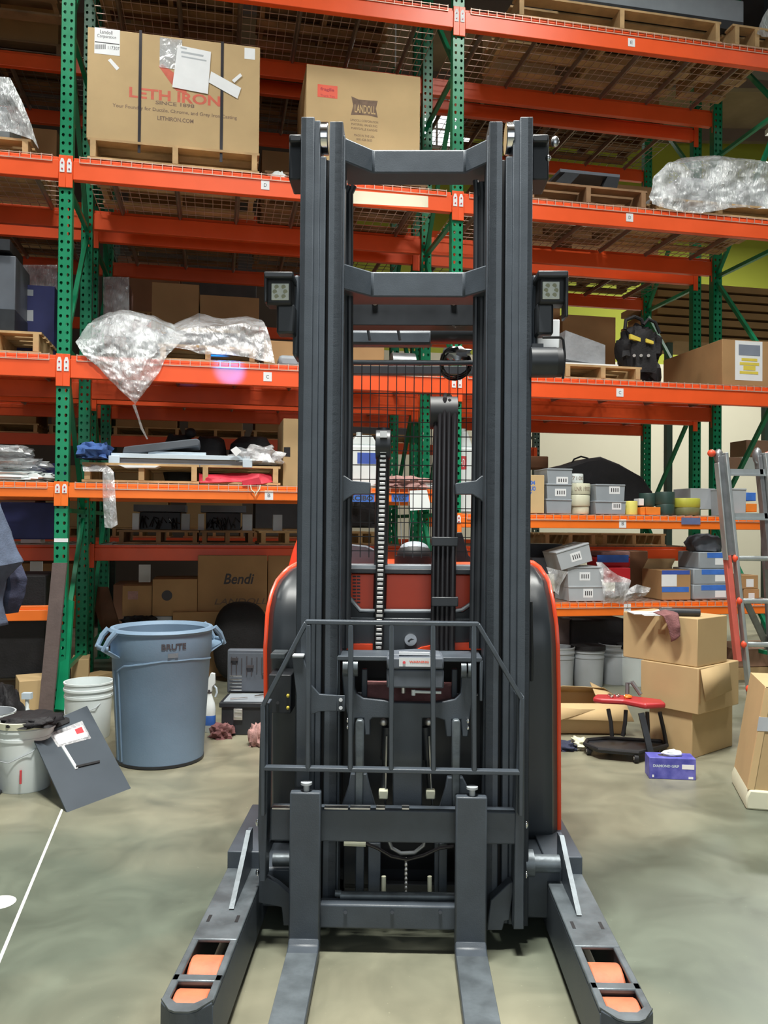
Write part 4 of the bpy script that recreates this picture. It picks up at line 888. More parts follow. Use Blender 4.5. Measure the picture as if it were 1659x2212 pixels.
# ---------------------------------------------------------------- the reach truck
def truck():
    PT = []
    def add(name, mb, mat='truck_grey', subs=(), bev=.003, label=None, **k): PT.append(P(name, mb, mat, subs, bev, k.get('solid', 0), label)); return mb
    zt = lambda py, q, px=900: T(px, py, q)[2]
    xx = lambda px, q, py=700: T(px, py, q)[0]
    # --- mast rails
    zb = .06
    for s, (o0, o1, m0, m1, n0, n1, e0, e1) in ((-1, (646, 675, 675, 701, 708, 737, 737, 742)), (1, (1149, 1121, 1121, 1091, 1083, 1054, 1054, 1050))):
        top = zt(252, 0, (o0+o1)/2)
        x0, x1 = xx(o0, 0), xx(o1, 0)
        add('mast_rail', MB().box(x0, x1, 0, .018, zb, top).box(x0, x0+(x1-x0)*.45, 0, .16, zb, top).box(x0, x1, .142, .16, zb, top))
        y0, y1 = xx(m0, .012), xx(m1, .012); ym = y0+(y1-y0)*.5
        add('mast_rail', MB().box(y0, ym, .012, .15, zb, zt(259, .01)).box(ym, y1, .016, .15, zb, zt(336, .01)))
        z0_, z1_ = xx(n0, 0), xx(n1, 0)
        add('mast_rail', MB().box(z0_, z1_, 0.0, .02, zb+.02, zt(262, 0, (n0+n1)/2)).box(z0_+(z1_-z0_)*.35, z1_, .0, .13, zb+.02, zt(262, 0, (n0+n1)/2)))
        add('rail_edge', MB().box(xx(e0, .02), xx(e1, .02), .02, .12, zb+.05, zt(292, .02)))
        add('rail_back_plate', MB().box(min(y1, z0_)-.004 if s < 0 else z0_-.004, max(y1, z0_)+.004 if s < 0 else y1+.004, .06, .08, zb+.05, zt(345, .06)), 'rubber')
        cx = xx(702 if s < 0 else 1100, .06, 300); zr = zt(300, .06)
        add('mast_roller', MB().cyl((cx-.014, .06, zr), (cx+.014, .06, zr), .055, 28), 'chrome', label='steel mast roller')
        # side plates beside the outer rail
        a0, a1 = (632, 648) if s < 0 else (1147, 1163)
        add('side_plate', MB().pbox(TR, a0, a1, 592, 770, .03, .16), bev=.012)
        h0, h1 = (624, 652) if s < 0 else (1149, 1186)
        add('top_ear', MB().pbox(TR, h0, h1, 291, 388, .10, .24).pbox(TR, h0, h1, 289, 306, .06, .24), 'truck_black', bev=.006)
    c = T(1199, 306, .1); add('grease_bolt', MB().ball(c, .015, .012, .02), 'steel', bev=0)
    c = T(1184, 342, .1); add('grease_bolt', MB().ball(c, .010, .012, .012), 'steel', bev=0)
    # --- bowed crossmembers
    for pt, pb in ((295, 348), (568, 625)):
        z1, z0 = zt(pt, .03), zt(pb, .03)
        xa, xb, xc, xd = xx(739, .03), xx(803, .13), xx(1002, .13), xx(1059, .03)
        pl = [(xa, .03), (xb, .13), (xc, .13), (xd, .03), (xd, .24), (xa, .24)]
        add('crossmember', MB().prism(pl, 'z', z0, z1), bev=.006)
    # --- pipes, lift cylinders
    for px, r in ((747, .010), (756, .012)):
        add('hydraulic_pipe', MB().tube([T(px+8, 402, .13), T(px, 420, .13), T(px, 900, .13), T(px-6, 1400, .13)], r, 10), 'truck_black', bev=0)
    for px, r, y0 in ((1029, .010, 390), (1041, .014, 395), (1050, .010, 700)):
        add('hydraulic_pipe', MB().tube([T(px-2, y0, .13), T(px, y0+25, .13), T(px-3, 900, .13), T(px-10, 1400, .13)], r, 10), 'truck_black', bev=0)
    add('cylinder_head', MB().pbox(TR, 1033, 1056, 392, 425, .12, .18), bev=.006)
    # --- overhead guard
    q = .42
    add('overhead_guard', MB().pbox(TR, 752, 1026, 642, 703, q, q+.09), 'truck_black', [
        P('bolt', MB().cyl(T(810, 653, q-.012), T(810, 653, q+.0), .012, 12), 'zinc'), P('bolt', MB().cyl(T(980, 653, q-.012), T(980, 653, q+.0), .012, 12), 'zinc')])
    add('guard_tube', MB().pbox(TR, 740, 935, 712, 746, q+.25, q+.31), bev=.015)
    add('guard_tube', MB().cyl(T(930, 722, q+.2), T(1040, 722, q+.2), .042, 24), 'truck_black', bev=0)
    add('guard_tube', MB().cyl(T(745, 783, q+.05), T(1036, 784, q+.05), .011, 12), bev=0)
    for px in (660, 1120): add('guard_rail', MB().box(xx(px, .5)-.03, xx(px, .5)+.03, q+.02, q+1.35, zt(680, q), zt(655, q)), 'truck_black')
    for px in (660, 1120): add('guard_post', MB().bar((xx(px, .5), q+1.32, 1.2), (xx(px, .5), q+1.32, zt(680, q)), .06, .06), 'truck_black')
    add('guard_rail', MB().box(xx(660, .5), xx(1120, .5), q+1.3, q+1.36, zt(680, q), zt(655, q)), 'truck_black')
    for px in (797, 862): add('guard_hook', MB().tube([T(px-3, 708, q+.22), T(px+2, 735, q+.22)], .006, 8), 'truck_black', bev=0)
    c = T(985, 800, q+.1)
    rr = random.Random(5); cab = MB()
    for k in range(9):
        r = .05+.012*rr.random(); a = rr.uniform(-.3, .3)
        cab.tube([(c[0]+r*1.05*math.cos(u*math.pi/8), c[1]+.02*math.sin(u*.8+a)+k*.005, c[2]+.03+(r*1.0)*math.sin(u*math.pi/8)+a*.02) for u in range(17)], .0035, 6)
    add('cable_coil', cab, 'hose', bev=0)
    lump_ = MB().ball((c[0], c[1]+.02, c[2]+.07), .06, .03, .035, .5, 16); add('connector_block', lump_, 'steel', bev=0)
    # --- wire mesh screen
    qm = .30; ms = MB(); th = .0017
    xs = [xx(742+i*18.9, qm, 1000) for i in range(16)]
    z1, z0 = zt(788, qm), zt(1205, qm)
    for x in xs: ms.box(x-th, x+th, qm, qm+2*th, z0, z1)
    for i in range(13):
        z = zt(850+i*31, qm); ms.box(xs[0], xs[-1], qm+2*th, qm+4*th, z-th, z+th)
    PT.append(P('wire_screen', ms, 'rubber'))
    # --- mid brackets
    add('mid_bracket', MB().ppoly(TR, [(734, 1026), (745, 1028), (760, 1038), (800, 1042), (800, 1068), (765, 1068), (748, 1078), (734, 1092)], .10, .14))
    add('mid_bracket', MB().ppoly(TR, [(1052, 1026), (1040, 1028), (1028, 1038), (984, 1044), (984, 1068), (1020, 1068), (1036, 1078), (1052, 1092)], .10, .14))
    # --- lift chain with its sheave
    q = .17
    add('chain_cylinder', MB().tube([T(829, 925, q+.09), T(818, 1404, q+.09)], .026, 16), 'truck_black', bev=0)
    lk = MB(); n = 46
    for i in range(n):
        f = i/(n-1); x = 828-10*f; y = 956+(1400-956)*f; w = 6 if i % 2 else 7
        lk.pbox(TR, x-w, x+w, y-2.9, y+2.4, q, q+.012)
    add('lift_chain', lk, 'zinc', bev=.001, label='bright steel leaf chain')
    add('chain_backing', MB().bar(T(828, 940, q+.02), T(818, 1402, q+.02), .034, .012, (0, 1, 0)), 'rubber')
    c = T(828, 955, q+.045); add('chain_sheave', MB().cyl((c[0]-.028, c[1], c[2]-.01), (c[0]+.028, c[1], c[2]-.01), .055, 28), 'truck_black', [P('anchor_link', MB().pbox(TR, 821, 836, 931, 945, q-.02, q), 'zinc')])
    # --- hose bundle
    for i, px in enumerate((940, 950, 960, 970, 982)):
        y0 = (905, 862, 852, 856, 868)[i]
        add('hydraulic_hose', MB().tube([T(px-1, y0+55, .28), T(px+1, y0+14, .27), T(px+2, y0+1, .24), T(px+1, y0+10, .18), T(px, y0+50, .16), T(px-2, 1100, .16), T(px-6, 1404, .16)], .0085 if i < 4 else .012, 10), 'hose', bev=0)
    c = T(958, 880, .22); add('hose_sheave', MB().cyl((c[0]-.05, c[1], c[2]-.02), (c[0]+.05, c[1], c[2]-.02), .06, 28), 'rubber', bev=0)
    for y in (1160, 1290): add('hose_clamp', MB().pbox(TR, 932, 990, y, y+20, .145, .19), 'truck_black')
    # --- body shells
    qb = .34
    Lp = [(581, 1890), (579, 1500), (578, 1400), (583, 1320), (592, 1280), (604, 1255), (625, 1232), (655, 1217), (700, 1213)]
    Rp = [(1100, 1213), (1145, 1218), (1160, 1228), (1180, 1255), (1190, 1300), (1197, 1350), (1200, 1400), (1202, 1500), (1203, 1816)]
    def shell(pts, q0, q1, grow, close):
        p = [(xx_, y_) for xx_, y_ in pts]; return MB().ppoly(TR, p+close, q0, q1)
    def cover(pl, inner, rim=None):
        pl = sorted(pl, key=lambda p: p[1]); ys = [p[1] for p in pl]
        def ox(y):
            for (xa, ya), (xb, yb) in zip(pl[:-1], pl[1:]):
                if ya <= y <= yb: return xa+(xb-xa)*(y-ya)/max(1e-6, yb-ya)
            return pl[-1][0]
        y0, y1 = ys[0], ys[-1]; sg = -1 if inner < 900 else 1
        def bk(y): f = max(0, 1-(y-y0)/190.); return .34*(1-math.sqrt(max(0, 1-f*f)))
        def fn(u, v):
            y = y0+(y1-y0)*v**1.6; e = max(0, (u-.86)/.14)
            x = inner+(ox(y)-inner)*u; return T(x, y, qb-.03+bk(y)+.04*(1-math.sqrt(max(0, 1-e*e))))
        def fr_(u, v):
            y = y0+(y1-y0)*v**1.6; o = ox(y); up = 6*max(0, 1-(y-y0)/60.)
            if u < .5: return T(o-sg*1.5, y, qb+.022+bk(y))
            return T(o+sg*8, y-up, qb+.024+bk(y)) if u < .9 else T(o+sg*8, y-up, qb+.30+bk(y))
        m_ = MB().grid(fn if not rim else fr_, 14 if not rim else 2, 40)
        if inner < 900: m_.f = [f[::-1] for f in m_.f]
        return m_
    add('side_cover', cover(Lp, 735), 'truck_shell', bev=0, solid=.004); add('side_cover', cover(Rp, 1052), 'truck_shell', bev=0, solid=.004)
    add('orange_rim', cover(Lp, 735, 1), 'truck_orange', bev=0, solid=.006); add('orange_rim', cover(Rp, 1052, 1), 'truck_orange', bev=0, solid=.006)
    add('rear_guard', MB().ppoly(TR, [(622, 1226), (632, 1190), (641, 1166), (660, 1160), (660, 1230)], qb+.36, qb+.42), 'truck_orange')
    add('inner_bulkhead', MB().pbox(TR, 700, 1090, 1405, 1880, .30, .32), 'rubber')
    LO = [(578, 1890), (576, 1500), (576, 1400), (580, 1330), (590, 1290), (604, 1264), (630, 1242), (680, 1232)]
    RO = [(1080, 1232), (1130, 1236), (1152, 1246), (1176, 1268), (1188, 1310), (1196, 1360), (1200, 1420), (1202, 1500), (1204, 1822)]
    add('body_shell', MB().ppoly(TR, LO+RO, qb+.34, qb+1.5), 'truck_orange', bev=.008)
    add('side_sill', MB().pbox(TR, 1050, 1212, 1818, 1950, qb+.06, qb+1.4).pbox(TR, 560, 735, 1850, 1950, qb+.06, qb+1.4), 'truck_black')
    add('sill_panel', MB().pbox(TR, 1133, 1205, 1816, 1856, qb+.02, qb+.06).pbox(TR, 580, 640, 1800, 1850, qb+.02, qb+.06), 'rag_maroon')
    add('handrail', MB().tube([T(1146, 1300, .28), T(1148, 1420, .28), T(1147, 1470, .3)], .008, 8), 'truck_black', bev=0)
    # --- centre: hood, ledge, trim, badge
    qc = .235
    add('hood_ledge', MB().pbox(TR, 738, 1046, 1229, 1240, qc-.02, qc+.14), 'truck_black', [P('ledge_top', MB().pbox(TR, 741, 1044, 1222, 1229, qc-.01, qc+.13), 'bin_grey')])
    add('hood_panel', MB().pbox(TR, 738, 1046, 1241, 1334, qc+.02, qc+.10), 'truck_orange')
    vt = MB()
    for i in range(9):
        for j in range(2): vt.pbox(TR, 762+j*9, 769+j*9, 1244+i*7, 1247+i*7, qc+.016, qc+.022)
    add('hood_vents', vt, 'truck_black', bev=0)
    def trim(p): return MB().tube([T(x, y, qc+.01) for x, y in p], .007, 8)
    add('hood_trim', trim([(751, 1284), (756, 1292), (778, 1318), (800, 1319), (980, 1320), (998, 1317), (1022, 1300)]), 'bin_pale', bev=0)
    add('hood_skirt', MB().ppoly(TR, [(738, 1282), (752, 1290), (776, 1322), (1000, 1322), (1046, 1290), (1046, 1400), (738, 1400)], qc+.012, qc+.05), 'truck_black')
    add('front_panel', MB().pbox(TR, 738, 1046, 1336, 1412, qc-.01, qc+.04), 'truck_shell')
    add('panel_stripe', MB().ppoly(TR, [(752, 1391), (805, 1392), (805, 1404), (748, 1404)], qc-.03, qc-.011).ppoly(TR, [(910, 1399), (960, 1389), (1040, 1389), (1040, 1404), (900, 1404)], qc-.03, qc-.011), 'truck_orange', bev=0)
    c = T(887, 1382, qc-.02)
    add('badge', MB().cyl((c[0], c[1]+.01, c[2]), (c[0], c[1]-.004, c[2]), .0225, 32), 'steel', [P('badge_mark', MB().prism([(c[0]-.012, c[2]-.004), (c[0]+.002, c[2]+.006), (c[0]+.014, c[2]+.002), (c[0]+.008, c[2]+.000), (c[0]+.000, c[2]-.002), (c[0]-.006, c[2]-.010)], 'y', c[1]-.006, c[1]-.0041), 'truck_black')], bev=0)
    # operator's wheel and console behind the ledge
    c = T(895, 1200, .9)
    add('steering_knob', MB().ball((c[0], c[1], c[2]), .08, .08, .06, 0, 24, 1, 1).cyl((c[0], c[1], 1.1), (c[0], c[1], c[2]), .09, 24), 'rubber', bev=0)
    add('console_cap', MB().ball((c[0], c[1], c[2]+.03), .066, .06, .035), 'bin_grey', bev=0)
    add('console', MB().ppoly(TR, [(985, 1214), (985, 1150), (998, 1150), (1012, 1200), (1030, 1214)], .8, .9), 'truck_black')
    add('console', MB().ppoly(TR, [(752, 1218), (752, 1176), (790, 1180), (812, 1190), (812, 1218)], .8, .9), 'machine_grey')
    # --- dark structure behind the carriage
    add('mast_base_plate', MB().pbox(TR, 742, 1046, 1500, 1740, .16, .19).pbox(TR, 742, 1046, 1910, 2000, .16, .19).pbox(TR, 742, 815, 1740, 1920, .16, .19).pbox(TR, 985, 1046, 1740, 1920, .16, .19), 'truck_black')
    add('inner_red_block', MB().pbox(TR, 790, 980, 1480, 1530, .12, .2), 'rag_maroon')
    # --- reach carriage head
    add('head_plate', MB().pbox(TR, 726, 1042, 1419, 1429, .0, .15), bev=.003)
    add('head_side', MB().pbox(TR, 723, 730, 1424, 1512, .0, .06)); add('head_side', MB().pbox(TR, 1036, 1043, 1427, 1515, .0, .06))
    q = -.04
    add('head_box', MB().pbox(TR, 835, 959, 1447, 1487, q+.005, .1).ppoly(TR, [(835, 1421), (959, 1421), (959, 1446), (835, 1446)], q, .1).prism([(xx(845, .1, 1410), .1), (xx(900, .12, 1410), .14), (xx(950, .1, 1410), .1), (xx(955, 0, 1410), 0), (xx(838, 0, 1410), 0)], 'z', zt(1424, 0), zt(1414, 0)), 'machine_grey', [
        P('warning_label', MB().pbox(TR, 862, 932, 1421, 1440, q-.0015, q-.0002).pbox(TR, 862, 928, 1409, 1414, q+.03, q+.04), 'paper', [
            P('lettering', MB().ptext(TR, 'WARNING', 884, 926, 1427, 1432, q-.0015, bold=.04), 'tag_red'), P('symbol', MB().cyl(T(873, 1431, q-.003), T(873, 1431, q-.0016), .005, 14), 'label_red')])], bev=.006)
    add('latch_bar', MB().cyl(T(893, 1494, q+.04), T(953, 1496, q+.04), .005, 10).cyl(T(893, 1490, q+.04), T(893, 1502, q+.04), .007, 10), 'plastic_white', bev=0)
    add('latch_bolt', MB().cyl(T(871, 1484, q+.04), T(871, 1497, q+.04), .007, 10), 'zinc', bev=0)
    for px, y in ((746, 1444), (767, 1444), (1002, 1448), (1017, 1448)):
        c = T(px, y, .0); add('carriage_roller', MB().cyl((c[0]-.009, .02, c[2]), (c[0]+.009, .02, c[2]), .03, 24), 'truck_worn', bev=0)
    for px in (787, 982): add('inner_strut', MB().pbox(TR, px-6, px+6, 1446, 1520, .09, .12))
    # --- the pantograph yoke
    yo = [(738, 1452), (744, 1446), (760, 1446), (766, 1452), (766, 1488), (770, 1498), (785, 1508), (830, 1513), (845, 1517), (930, 1519), (960, 1515), (983, 1510), (995, 1498), (996, 1458), (1000, 1453), (1020, 1453), (1024, 1460), (1024, 1500), (1018, 1530), (1011, 1592), (998, 1592), (995, 1555), (977, 1555), (977, 1592), (964, 1592), (960, 1556), (945, 1551), (912, 1551), (912, 1748), (848, 1748), (848, 1551), (805, 1551), (800, 1556), (800, 1588), (788, 1588), (785, 1552), (767, 1552), (764, 1590), (753, 1590), (750, 1545), (744, 1520)]
    add('reach_yoke', MB().ppoly(TR, yo, .015, .05), bev=.004)
    for a_, b_, x2, x3 in ((768, 786, 766, 784), (977, 995, 976, 993)):
        add('reach_arm', MB().ppoly(TR, [(a_, 1562), (a_+3, 1556), (b_-3, 1556), (b_, 1562), (x3, 1755), (x2, 1755)], -.01, .04), 'truck_worn', bev=.004)
    for px, y in ((751, 1556), (751, 1570), (1011, 1558), (1011, 1572)): add('pivot_pin', MB().ball(T(px, y, .0), .006, .006, .009), 'chrome', bev=0)
    for xa, xb in ((836, 828), (918, 930)):
        add('tilt_cylinder', MB().tube([T(xa, 1570, .06), T((xa+xb)/2+1, 1640, .06)], .018, 16).tube([T((xa+xb)/2, 1640, .06), T(xb, 1720, .06)], .010, 12), 'truck_black', bev=0)
        add('cylinder_rod', MB().tube([T((xa+xb)/2+3, 1590, .035), T(xb+4, 1745, .035)], .0035, 8), 'steel', bev=0)
        add('hex_fitting', MB().pbox(TR, xb-10, xb+10, 1708, 1727, .02, .05), 'plastic_cream', bev=.004)
        add('cylinder_eye', MB().ball(T(xa-(8 if xa < 900 else -8), 1560, .05), .014, .012, .014), 'zinc', bev=0)
    add('yoke_foot', MB().ppoly(TR, [(757, 1672), (792, 1672), (798, 1700), (812, 1748), (736, 1748), (752, 1700)], -.0, .03))
    add('yoke_foot', MB().ppoly(TR, [(966, 1680), (1000, 1680), (1012, 1705), (1024, 1752), (948, 1752), (962, 1705)], -.0, .03))
    # --- fork carriage and backrest
    add('carriage_beam', MB().pbox(TR, 583, 1120, 1750, 1821, -.085, -.03), bev=.006)
    add('carriage_beam', MB().pbox(TR, 690, 990, 1956, 2008, -.085, -.03), bev=.006, label='lower carriage beam')
    hb = MB()
    for px in (746, 847, 951): hb.cyl(T(px, 1971, -.092), T(px, 1971, -.084), .006, 12)
    add('beam_bolt', hb, 'truck_black', bev=0)
    add('carriage_shaft', MB().cyl(T(735, 1934, -.03), T(986, 1937, -.03), .014, 16).cyl(T(724, 1929, -.03), T(737, 1930, -.03), .011, 12), 'truck_worn', bev=0)
    add('side_post', MB().ppoly(TR, [(566, 1520), (580, 1520), (577, 1760), (573, 1905), (560, 1905), (557, 1780), (561, 1600)], -.09, -.01))
    add('side_post', MB().ppoly(TR, [(1116, 1500), (1133, 1505), (1133, 1700), (1132, 2008), (1109, 2008), (1113, 1760), (1117, 1600)], -.09, -.01))
    add('side_gusset', MB().ppoly(TR, [(560, 1896), (578, 1896), (600, 1908), (632, 1935), (632, 2000), (612, 2000), (608, 1960), (556, 1950)], -.03, .0))
    add('side_gusset', MB().ppoly(TR, [(1113, 1905), (1100, 1908), (1060, 1945), (1052, 2010), (1085, 2010), (1090, 1990), (1100, 1988), (1108, 1930)], -.05, .0))
    for px, y in ((556, 1778), (556, 1885), (1137, 1782), (1137, 1890)): add('post_bolt', MB().ball(T(px, y, -.05), .006, .006, .012), 'chrome', bev=0)
    g = .0058
    def rod(p, q=-.105, r=.0088): return MB().tube([T(x, y, q) for x, y in p], r, 8)
    def flat(p, w=.019, d=.032):
        m = MB()
        for a_, b_ in zip(p[:-1], p[1:]): m.bar(T(a_[0], a_[1], -.10), T(b_[0], b_[1], -.10), d, w, (0, 0, 1)) if abs(a_[1]-b_[1]) < abs(a_[0]-b_[0])*.5 else m.bar(T(a_[0], a_[1], -.10), T(b_[0], b_[1], -.10), w, d, (0, 1, 0))
        return m
    add('backrest_frame', flat([(660, 1343), (1034, 1348)], .014).add([], []), bev=.003)
    for p in ([(662, 1344), (569, 1523)], [(1032, 1348), (1126, 1508)]): add('backrest_frame', flat(p, .015), bev=.003)
    add('backrest_frame', flat([(569, 1520), (569, 1760)], .015), bev=.003); add('backrest_frame', flat([(1126, 1505), (1124, 1760)], .015), bev=.003)
    add('backrest_rail', flat([(570, 1658), (1124, 1668)], .014), bev=.003)
    for x0, x1 in ((667, 666), (758, 757), (846, 845), (935, 936), (1023, 1024)): add('backrest_bar', flat([(x0, 1348), (x1, 1664)], .016), bev=.003)
    # --- left bracket
    add('hose_bracket', MB().ppoly(TR, [(631, 1420), (655, 1420), (672, 1480), (690, 1500), (745, 1504), (745, 1536), (690, 1537), (668, 1545), (668, 1700), (640, 1700), (640, 1500)], -.03, -.015), bev=.002)
    add('bracket_lip', MB().pbox(TR, 631, 656, 1415, 1421, -.04, .0), 'bin_pale')
    bb = MB().pbox(TR, 727, 745, 1502, 1537, -.035, -.03); add('bolt_plate', bb, 'truck_grey', [P('bolt', MB().cyl(T(736, 1512, -.045), T(736, 1512, -.035), .0065, 12), 'zinc'), P('bolt', MB().cyl(T(736, 1529, -.045), T(736, 1529, -.035), .0065, 12), 'zinc')])
    add('junction_box', MB().pbox(TR, 580, 629, 1458, 1541, .12, .26), 'truck_black', [
        P('terminal', MB().ball(T(622, 1503, .115), .006, .006, .007).ball(T(622, 1529, .115), .006, .006, .007), 'yellow_label'), P('screw_hole', MB().cyl(T(600, 1518, .112), T(600, 1518, .119), .006, 10), 'rubber')])
    add('step_plate', MB().pbox(TR, 584, 616, 1412, 1424, .2, .3), 'truck_worn')
    # --- bright scraped edge of the upper beam
    ed = MB()
    for x0_, x1_ in ((587, 627), (700, 752), (756, 800), (812, 832), (868, 884)): ed.pbox(TR, x0_, x1_, 1745, 1749, -.088, -.06)
    add('scraped_edge', ed, 'zinc', bev=.001)
    # --- forks
    for (a0, a1, b0, b1, yt, yb) in ((629, 695, 623, 690, 1712, 2036), (987, 1053, 983, 1051, 1722, 2040)):
        qf = -.135; xa, xb = xx(b0, qf, 2000), xx(b1, qf, 2000); ztop = T(a0, yt, qf)[2]; m = MB()
        m.box(xa, xb, qf, qf+.045, .045, ztop)
        m.prism([(qf, .045), (qf+.045, .045), (qf+.045, .03), (qf-.02, .008), (qf-.7, .010), (qf-1.08, .014), (qf-1.08, .024), (qf-.7, .042), (qf-.05, .05), (qf-.015, .056), (qf, .075)], 'x', xa, xb)
        px = (a0+a1)/2
        add('fork', m, 'truck_grey', [P('fork_blade_wear', MB().prism([(qf-.05, .0505), (qf-.7, .0425), (qf-1.08, .0245), (qf-1.08, .0250), (qf-.7, .0435), (qf-.05, .0512)], 'x', xa+.002, xb-.002), 'truck_worn'),
                                      P('locking_pin', MB().cyl(T(px, yt-2, qf+.02), T(px, yt-18, qf+.02), .010, 12).cyl(T(px, yt-18, qf+.02), T(px, yt-23, qf+.02), .019, 16), 'bin_pale')], bev=.005)
    # --- hoses between the forks
    add('loose_hose', MB().tube([T(745, 1820, -.0), T(790, 1822, .0), T(815, 1832, .0), T(845, 1850, .0), T(880, 1857, .0), T(915, 1848, .0), T(950, 1832, .0), T(980, 1828, .0)], .006, 10), 'hose', [P('hose_fitting', MB().cyl(T(743, 1821, .0), T(790, 1823, .0), .010, 8), 'plastic_cream')], bev=0)
    add('loose_hose', MB().tube([T(838, 1812, .02), T(846, 1832, .02), T(866, 1843, .02), T(895, 1842, .02), T(915, 1826, .02), T(918, 1812, .02)], .007, 10), 'alu_dark', bev=0)
    ch = MB()
    for i in range(9): ch.ball(T(877, 1858+i*10, .03), .006, .004, .010, 0, 8)
    add('hanging_chain', ch, 'zinc', bev=0)
    for px in (829, 928): add('stud', MB().cyl(T(px, 1893, .05), T(px, 1925, .05), .008, 10), 'plastic_cream', bev=0)
    for px in (777, 957): add('inner_strut', MB().pbox(TR, px-9, px+9, 1822, 1935, .05, .08))
    add('inner_strut', MB().pbox(TR, 795, 822, 1822, 1935, .08, .12)); add('inner_strut', MB().pbox(TR, 938, 955, 1822, 1935, .08, .12))
    # --- axle and base
    add('base_frame', MB().pbox(TR, 560, 640, 1875, 1960, .06, .3), bev=.01); add('base_frame', MB().pbox(TR, 1135, 1228, 1872, 1985, .04, .3), bev=.01)
    c0, c1 = T(590, 1857, .05), T(640, 1857, .05); add('axle', MB().cyl(c0, c1, .022, 24), 'truck_worn', bev=0)
    c0, c1 = T(1133, 1864, .04), T(1208, 1866, .04); add('axle', MB().cyl(c0, c1, .030, 24).cyl(c0, T(1152, 1864, .04), .045, 24), 'truck_worn', bev=0)
    add('base_plate', MB().box(xx(560, .3, 1950), xx(1215, .3, 1950), .3, 1.8, .08, .2), 'truck_black')
    # --- outriggers
    for s, x0, x1 in ((-1, -.658, -.522), (1, .468, .603)):
        n0, n1 = -.775, .35; z0, z1 = .03, .20; w = .017
        m = MB()
        m.prism([(n0+.05, z0), (n1, z0), (n1, z1-.012), (n0+.05, z1-.012)], 'x', x0, x0+w); m.prism([(n0+.05, z0), (n1, z0), (n1, z1-.012), (n0+.05, z1-.012)], 'x', x1-w, x1)
        m.prism([(x0, n0+.05), (x0+.035, n0+.008), (x0+.05, n0), (x1-.05, n0), (x1-.035, n0+.008), (x1, n0+.05), (x1-w, n0+.06), (x1-.04, n0+.03), (x0+.04, n0+.03), (x0+w, n0+.06)], 'z', z0, z1-.002)
        q1, q2, q3 = -.60, -.625, -.405
        top = MB().box(x0, x1, q3, n1, z1-.012, z1).box(x0, x0+w+.004, n0+.055, q3, z1-.012, z1).box(x1-w-.004, x1, n0+.055, q3, z1-.012, z1).box(x0, x1, q2-.004, q1+.004, z1-.014, z1)
        nose = MB().prism([(x0, n0+.056), (x0+.033, n0+.008), (x0+.05, n0-.001), (x1-.05, n0-.001), (x1-.033, n0+.008), (x1, n0+.056), (x1-w-.004, n0+.06), (x1-.045, n0+.036), (x0+.045, n0+.036), (x0+w+.004, n0+.06)], 'z', z1-.002, z1+.003)
        ins = MB().box(x0+w, x1-w, q2+.003, q1-.003, .05, z1-.014)
        slots = MB()
        for xs_ in (x0+.018, x1-.03): slots.box(xs_, xs_+.010, -.30, -.255, z1-.001, z1+.0008)
        wh = []
        for qc_ in (-.50, -.675):
            wh.append(P('load_wheel', MB().cyl((x0+.022, qc_, .105), (x1-.022, qc_, .105), .087, 40), 'wheel_orange', bev=.006))
        gx = (x0+x1)/2+(.012 if s < 0 else -.012)
        add('outrigger', m, 'truck_grey', [P('top_plate', top, 'truck_worn', bev=.004), P('nose_rim', nose, 'truck_worn'), P('wheel_divider', ins, 'truck_black'), P('slot', slots, 'rubber')]+wh+[
            P('gusset', MB().prism([(-.21, z1), (.0, .30), (.07, .34), (.12, .34), (.12, z1)], 'x', gx-.007, gx+.007), 'truck_grey'),
            P('gusset_lit_edge', MB().prism([(-.213, z1+.003), (.0, .303), (.07, .343), (.07, .347), (-.002, .308), (-.22, z1+.004)], 'x', gx-.008, gx+.008), 'truck_worn')], bev=.003)  # lighter strip paints in the lit top edge of the gusset
        add('outrigger_wall', MB().box(x0+(0 if s < 0 else 0), x1, .10, .6, z1-.05, .26), bev=.004)
    # --- work lights
    def light(s, x0, x1, y0, y1, l0, l1, m0, m1, q=-.05):
        mm = MB().pbox(TR, x0+(4 if s < 0 else 2), x1-2, y0+14, y0+72, q, q+.07)
        hood = MB().pbox(TR, x0, x1, y0, y0+13, q-.03, q+.08).pbox(TR, (x0 if s < 0 else x1-7), (x0+7 if s < 0 else x1), y0, y1, q-.02, q+.05)
        ln = MB().pbox(TR, l0, l1, m0, m1, q-.004, q)
        cx, cy = (l0+l1)/2, (m0+m1)/2; cups = MB(); sw = (l1-l0)
        for dx, dy in ((-.2, -.27), (.2, -.27), (-.3, 0), (.3, 0), (-.2, .27), (.2, .27)):
            cups.cyl(T(cx+dx*sw, cy+dy*sw, q-.0055), T(cx+dx*sw, cy+dy*sw, q-.0042), .0075, 16)
        add('work_light', mm, 'rubber', [P('hood', hood, 'truck_black', bev=.004), P('lens', ln, 'lens', bev=.002), P('led_cup', cups, 'lens_cup')], bev=.008, label='square six-LED work light')
        add('light_bracket', MB().pbox(TR, (597 if s < 0 else 1160), (636 if s < 0 else 1196), y0+70, (720 if s < 0 else 722), q+.02, q+.09), 'truck_black', bev=.008)
    light(-1, 570, 633, 586, 652, 586, 624, 612, 648)
    light(1, 1162, 1228, 584, 684, 1172, 1209, 608, 646)
    add('camera_unit', MB().cyl(T(1145, 783, -.02), T(1200, 783, -.02), .052, 28).pbox(TR, 1150, 1174, 742, 765, -.04, .02), 'truck_black', [
        P('cap', MB().cyl(T(1198, 783, -.02), T(1212, 783, -.02), .05, 28), 'rubber'),
        P('guard_wire', MB().tube([T(1172, 729, -.04), T(1212, 729, -.04), T(1217, 735, -.04), T(1220, 770, -.04), T(1216, 818, -.04)], .0045, 8), 'rubber')], bev=0)
